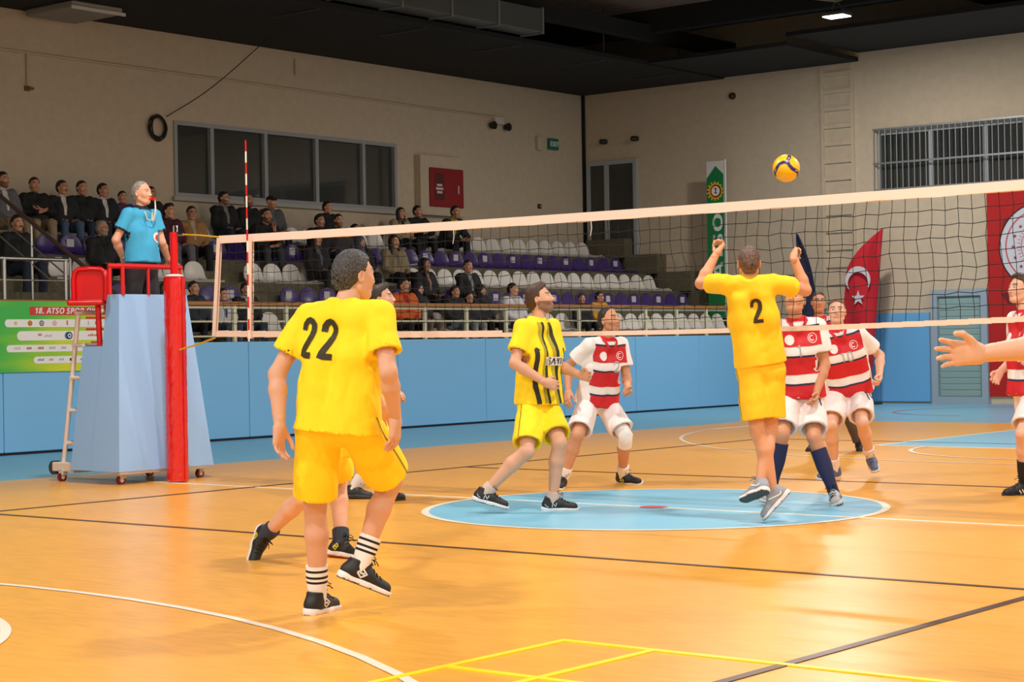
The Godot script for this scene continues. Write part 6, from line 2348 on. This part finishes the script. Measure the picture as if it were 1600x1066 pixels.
func text(called: String, s: String, size: float, m: Material, parent: Node, t: Transform3D, bold := true, depth := 0.006) -> MeshInstance3D:
	var f := SystemFont.new()
	f.font_names = PackedStringArray(["Droid Sans"])
	f.font_weight = 700 if bold else 400
	var tm := TextMesh.new()
	tm.text = s
	tm.font = f
	tm.font_size = 64
	tm.pixel_size = size / 64.0
	tm.depth = depth
	return inst(called, tm, m, parent, t)
const POSES := {
	"p22": {"pelvis": Vector3(2.129, 0.975, 5.661), "neck": Vector3(2.176, 1.501, 5.65), "head": Vector3(2.181, 1.633, 5.582), "hipL": Vector3(2.031, 0.945, 5.686), "shL": Vector3(1.972, 1.441, 5.69), "elL": Vector3(1.871, 1.172, 5.801), "wrL": Vector3(1.932, 0.926, 5.849), "haL": Vector3(1.932, 0.747, 5.865), "anL": Vector3(1.874, 0.089, 5.559), "knL": Vector3(1.907, 0.538, 5.599), "toeL": Vector3(1.836, 0.03, 5.396), "hipR": Vector3(2.227, 0.945, 5.637), "shR": Vector3(2.369, 1.441, 5.612), "elR": Vector3(2.475, 1.174, 5.674), "wrR": Vector3(2.408, 0.953, 5.559), "haR": Vector3(2.409, 0.773, 5.573), "anR": Vector3(2.085, 0.239, 5.475), "knR": Vector3(2.165, 0.639, 5.334), "toeR": Vector3(2.162, 0.118, 5.371), "fw": Vector3(0.224, 0, -0.975), "F": Vector3(-0.192, 0, -0.981), "FH": Vector3(-0.243, 0, -0.97), "hp": Vector3(0, 0, 0), "H": 1.011},
	"runner": {"pelvis": Vector3(0.331, 0.807, 3.867), "neck": Vector3(0.507, 1.283, 3.854), "head": Vector3(0.579, 1.409, 3.821), "hipL": Vector3(0.248, 0.777, 3.835), "shL": Vector3(0.326, 1.227, 3.778), "elL": Vector3(0.324, 1.062, 3.543), "wrL": Vector3(0.283, 0.896, 3.358), "haL": Vector3(0.209, 0.789, 3.252), "anL": Vector3(0.264, 0.087, 3.744), "knL": Vector3(0.107, 0.454, 3.597), "toeL": Vector3(0.424, 0.03, 3.776), "hipR": Vector3(0.414, 0.777, 3.899), "shR": Vector3(0.646, 1.227, 3.933), "elR": Vector3(0.614, 1.041, 4.149), "wrR": Vector3(0.84, 0.932, 4.171), "haR": Vector3(1.004, 0.897, 4.185), "anR": Vector3(-0.054, 0.145, 4.082), "knR": Vector3(0.281, 0.39, 4.079), "toeR": Vector3(-0.095, -0.017, 4.154), "fw": Vector3(0.514, 0, -0.858), "F": Vector3(0.437, 0, -0.899), "FH": Vector3(0.357, 0, -0.934), "hp": Vector3(0, 0, 0), "H": 0.989},
	"dark": {"pelvis": Vector3(-2.428, 0.863, 0.582), "neck": Vector3(-2.419, 1.478, 0.576), "head": Vector3(-2.358, 1.686, 0.527), "hipL": Vector3(-2.485, 0.833, 0.511), "shL": Vector3(-2.535, 1.418, 0.435), "elL": Vector3(-2.538, 1.112, 0.443), "wrL": Vector3(-2.462, 0.892, 0.332), "haL": Vector3(-2.453, 0.849, 0.166), "anL": Vector3(-2.738, 0.089, 0.509), "knL": Vector3(-2.581, 0.455, 0.319), "toeL": Vector3(-2.578, 0.03, 0.463), "hipR": Vector3(-2.37, 0.833, 0.653), "shR": Vector3(-2.305, 1.418, 0.718), "elR": Vector3(-2.239, 1.132, 0.722), "wrR": Vector3(-2.09, 0.921, 0.717), "haR": Vector3(-1.925, 0.902, 0.759), "anR": Vector3(-2.262, 0.089, 0.599), "knR": Vector3(-2.162, 0.459, 0.729), "toeR": Vector3(-2.241, 0.03, 0.434), "fw": Vector3(0.857, 0, -0.516), "F": Vector3(0.776, 0, -0.63), "FH": Vector3(0.776, 0, -0.63), "hp": Vector3(-12, 0, 0), "H": 1.011},
	"say": {"pelvis": Vector3(-0.721, 0.859, 0.523), "neck": Vector3(-0.713, 1.48, 0.517), "head": Vector3(-0.697, 1.64, 0.504), "hipL": Vector3(-0.728, 0.829, 0.43), "shL": Vector3(-0.717, 1.418, 0.331), "elL": Vector3(-0.676, 1.115, 0.304), "wrL": Vector3(-0.426, 1.04, 0.344), "haL": Vector3(-0.254, 1.025, 0.376), "anL": Vector3(-0.528, 0.091, 0.596), "knL": Vector3(-0.451, 0.529, 0.604), "toeL": Vector3(-0.39, 0.031, 0.497), "hipR": Vector3(-0.715, 0.829, 0.615), "shR": Vector3(-0.71, 1.418, 0.703), "elR": Vector3(-0.7, 1.145, 0.828), "wrR": Vector3(-0.514, 0.996, 0.687), "haR": Vector3(-0.466, 0.95, 0.524), "anR": Vector3(-0.841, 0.17, 1.022), "knR": Vector3(-0.584, 0.47, 0.842), "toeR": Vector3(-0.715, 0.061, 0.931), "fw": Vector3(0.874, 0, -0.486), "F": Vector3(1, 0, -0.019), "FH": Vector3(0.997, 0, -0.071), "hp": Vector3(-16, 0, 0), "H": 1.034},
	"red2": {"pelvis": Vector3(-1.753, 0.792, -1.644), "neck": Vector3(-1.585, 1.33, -1.586), "head": Vector3(-1.535, 1.49, -1.562), "hipL": Vector3(-1.736, 0.762, -1.733), "shL": Vector3(-1.553, 1.272, -1.768), "elL": Vector3(-1.517, 0.974, -1.787), "wrL": Vector3(-1.369, 0.882, -1.597), "haL": Vector3(-1.277, 0.789, -1.485), "anL": Vector3(-1.608, 0.089, -1.83), "knL": Vector3(-1.44, 0.456, -1.645), "toeL": Vector3(-1.443, 0.03, -1.849), "hipR": Vector3(-1.77, 0.762, -1.555), "shR": Vector3(-1.653, 1.272, -1.418), "elR": Vector3(-1.88, 1.088, -1.398), "wrR": Vector3(-1.809, 0.861, -1.299), "haR": Vector3(-1.776, 0.715, -1.214), "anR": Vector3(-1.834, 0.089, -1.235), "knR": Vector3(-1.668, 0.477, -1.243), "toeR": Vector3(-1.771, 0.03, -1.08), "fw": Vector3(1, 0, 0.016), "F": Vector3(0.962, 0, 0.275), "FH": Vector3(0.982, 0, 0.19), "hp": Vector3(-12, 0, 0), "H": 1.011},
	"jump": {"pelvis": Vector3(1.32, 1.108, 0.532), "neck": Vector3(1.288, 1.692, 0.624), "head": Vector3(1.274, 1.843, 0.597), "hipL": Vector3(1.264, 1.078, 0.602), "shL": Vector3(1.164, 1.693, 0.742), "elL": Vector3(0.893, 1.71, 0.641), "wrL": Vector3(0.946, 1.924, 0.512), "haL": Vector3(0.971, 2.043, 0.393), "anL": Vector3(1.426, 0.212, 0.57), "knL": Vector3(1.324, 0.631, 0.592), "toeL": Vector3(1.371, 0.044, 0.622), "hipR": Vector3(1.377, 1.078, 0.462), "shR": Vector3(1.418, 1.693, 0.487), "elR": Vector3(1.513, 1.644, 0.218), "wrR": Vector3(1.444, 1.886, 0.263), "haR": Vector3(1.376, 1.976, 0.135), "anR": Vector3(1.38, 0.28, 0.665), "knR": Vector3(1.346, 0.649, 0.468), "toeR": Vector3(1.24, 0.175, 0.656), "fw": Vector3(-0.603, 0, -0.798), "F": Vector3(-0.708, 0, -0.706), "FH": Vector3(-0.778, 0, -0.628), "hp": Vector3(-8, 0, 0), "H": 1},
	"red1": {"pelvis": Vector3(0.725, 0.887, -1.022), "neck": Vector3(0.757, 1.448, -0.918), "head": Vector3(0.765, 1.599, -0.899), "hipL": Vector3(0.785, 0.857, -1.091), "shL": Vector3(0.884, 1.388, -1.056), "elL": Vector3(0.925, 1.083, -1.074), "wrL": Vector3(0.913, 0.859, -0.946), "haL": Vector3(0.957, 0.754, -0.818), "anL": Vector3(1.082, 0.089, -0.904), "knL": Vector3(0.938, 0.521, -0.861), "toeL": Vector3(1.163, 0.03, -0.757), "hipR": Vector3(0.666, 0.857, -0.953), "shR": Vector3(0.622, 1.388, -0.802), "elR": Vector3(0.704, 1.148, -0.655), "wrR": Vector3(0.732, 0.927, -0.526), "haR": Vector3(0.805, 0.832, -0.403), "anR": Vector3(0.669, 0.135, -0.661), "knR": Vector3(0.767, 0.548, -0.665), "toeR": Vector3(0.685, 0.067, -0.499), "fw": Vector3(0.243, -0, 0.97), "F": Vector3(0.695, 0, 0.719), "FH": Vector3(0.755, 0, 0.655), "hp": Vector3(-22, 0, 0), "H": 1.011},
	"red10": {"pelvis": Vector3(-0.179, 0.836, -3.449), "neck": Vector3(-0.18, 1.377, -3.253), "head": Vector3(-0.159, 1.542, -3.218), "hipL": Vector3(-0.112, 0.806, -3.513), "shL": Vector3(-0.019, 1.319, -3.405), "elL": Vector3(0.058, 1.128, -3.623), "wrL": Vector3(0.135, 0.936, -3.459), "haL": Vector3(0.192, 0.84, -3.323), "anL": Vector3(0.01, 0.196, -3.494), "knL": Vector3(0.078, 0.528, -3.222), "toeL": Vector3(0.108, 0.094, -3.381), "hipR": Vector3(-0.245, 0.806, -3.384), "shR": Vector3(-0.34, 1.319, -3.144), "elR": Vector3(-0.247, 1.088, -2.977), "wrR": Vector3(-0.141, 0.888, -2.842), "haR": Vector3(-0.057, 0.776, -2.736), "anR": Vector3(-0.243, 0.091, -3.264), "knR": Vector3(-0.157, 0.508, -3.065), "toeR": Vector3(-0.313, 0.031, -3.109), "fw": Vector3(0.455, -0, 0.891), "F": Vector3(0.63, 0, 0.776), "FH": Vector3(0.695, 0, 0.719), "hp": Vector3(-8, 0, 0), "H": 1.034},
	"red3": {"pelvis": Vector3(-2.303, 0.959, -6.916), "neck": Vector3(-2.358, 1.531, -6.741), "head": Vector3(-2.346, 1.712, -6.712), "hipL": Vector3(-2.232, 0.929, -6.973), "shL": Vector3(-2.212, 1.473, -6.874), "elL": Vector3(-2.101, 1.236, -6.741), "wrL": Vector3(-1.991, 1.035, -6.623), "haL": Vector3(-1.914, 0.93, -6.511), "anL": Vector3(-2.13, 0.089, -7.184), "knL": Vector3(-2.171, 0.482, -6.988), "toeL": Vector3(-2.045, 0.03, -7.041), "hipR": Vector3(-2.374, 0.929, -6.859), "shR": Vector3(-2.494, 1.473, -6.644), "elR": Vector3(-2.43, 1.258, -6.456), "wrR": Vector3(-2.328, 1.042, -6.358), "haR": Vector3(-2.238, 0.936, -6.256), "anR": Vector3(-2.564, 0.089, -6.936), "knR": Vector3(-2.432, 0.486, -6.806), "toeR": Vector3(-2.546, 0.03, -6.77), "fw": Vector3(0.63, 0, 0.776), "F": Vector3(0.63, 0, 0.776), "FH": Vector3(0.63, 0, 0.776), "hp": Vector3(-5, 0, 0), "H": 1.011},
	"redR": {"pelvis": Vector3(2.002, 0.855, -2.545), "neck": Vector3(1.975, 1.483, -2.521), "head": Vector3(1.941, 1.672, -2.494), "hipL": Vector3(2.073, 0.825, -2.484), "shL": Vector3(2.128, 1.421, -2.415), "elL": Vector3(1.999, 1.141, -2.354), "wrL": Vector3(2.185, 0.982, -2.256), "haL": Vector3(2.189, 0.873, -2.118), "anL": Vector3(2.016, 0.091, -2.346), "knL": Vector3(2.083, 0.508, -2.173), "toeL": Vector3(1.908, 0.031, -2.214), "hipR": Vector3(1.932, 0.825, -2.606), "shR": Vector3(1.827, 1.421, -2.633), "elR": Vector3(1.813, 1.131, -2.708), "wrR": Vector3(1.751, 0.993, -2.493), "haR": Vector3(1.726, 0.87, -2.369), "anR": Vector3(1.911, 0.091, -3.087), "knR": Vector3(1.862, 0.461, -2.851), "toeR": Vector3(1.86, 0.031, -2.924), "fw": Vector3(-0.514, -0, 0.858), "F": Vector3(-0.587, -0, 0.81), "FH": Vector3(-0.655, -0, 0.755), "hp": Vector3(-8, 0, 0), "H": 1.034},
	"arm": {"pelvis": Vector3(6.275, 0.88, 6.388), "neck": Vector3(6.248, 1.396, 6.411), "head": Vector3(6.236, 1.575, 6.421), "hipL": Vector3(6.339, 0.85, 6.454), "shL": Vector3(6.398, 1.335, 6.536), "elL": Vector3(6.265, 1.113, 6.681), "wrL": Vector3(6.273, 1.067, 6.938), "haL": Vector3(6.288, 1.039, 7.109), "anL": Vector3(6.455, 0.09, 6.956), "knL": Vector3(6.327, 0.484, 6.698), "toeL": Vector3(6.406, 0.031, 7.117), "hipR": Vector3(6.211, 0.85, 6.322), "shR": Vector3(6.104, 1.335, 6.281), "elR": Vector3(5.872, 1.261, 6.112), "wrR": Vector3(5.693, 1.238, 6.301), "haR": Vector3(5.573, 1.247, 6.427), "anR": Vector3(6.212, 0.09, 6.092), "knR": Vector3(6.22, 0.419, 6.234), "toeR": Vector3(6.139, 0.031, 6.244), "fw": Vector3(-0.655, -0, 0.755), "F": Vector3(-0.655, -0, 0.755), "FH": Vector3(-0.719, -0, 0.695), "hp": Vector3(-8, 0, 0), "H": 1.022},
	"ump": {"pelvis": Vector3(-6.408, 2.166, -0.283), "neck": Vector3(-6.4, 2.714, -0.288), "head": Vector3(-6.377, 2.873, -0.28), "hipL": Vector3(-6.422, 2.136, -0.37), "shL": Vector3(-6.414, 2.655, -0.465), "elL": Vector3(-6.328, 2.382, -0.485), "wrL": Vector3(-6.439, 2.228, -0.652), "haL": Vector3(-6.534, 2.183, -0.783), "anL": Vector3(-6.524, 1.322, -0.503), "knL": Vector3(-6.395, 1.693, -0.417), "toeL": Vector3(-6.363, 1.265, -0.53), "hipR": Vector3(-6.394, 2.136, -0.195), "shR": Vector3(-6.388, 2.655, -0.11), "elR": Vector3(-6.453, 2.398, 0.001), "wrR": Vector3(-6.528, 2.213, -0.154), "haR": Vector3(-6.621, 2.123, -0.261), "anR": Vector3(-6.562, 1.322, -0.268), "knR": Vector3(-6.42, 1.691, -0.177), "toeR": Vector3(-6.4, 1.265, -0.286), "fw": Vector3(0.956, 0, -0.293), "F": Vector3(0.997, 0, -0.071), "FH": Vector3(0.988, 0, -0.158), "hp": Vector3(-2, 0, 0), "H": 0.989},
}
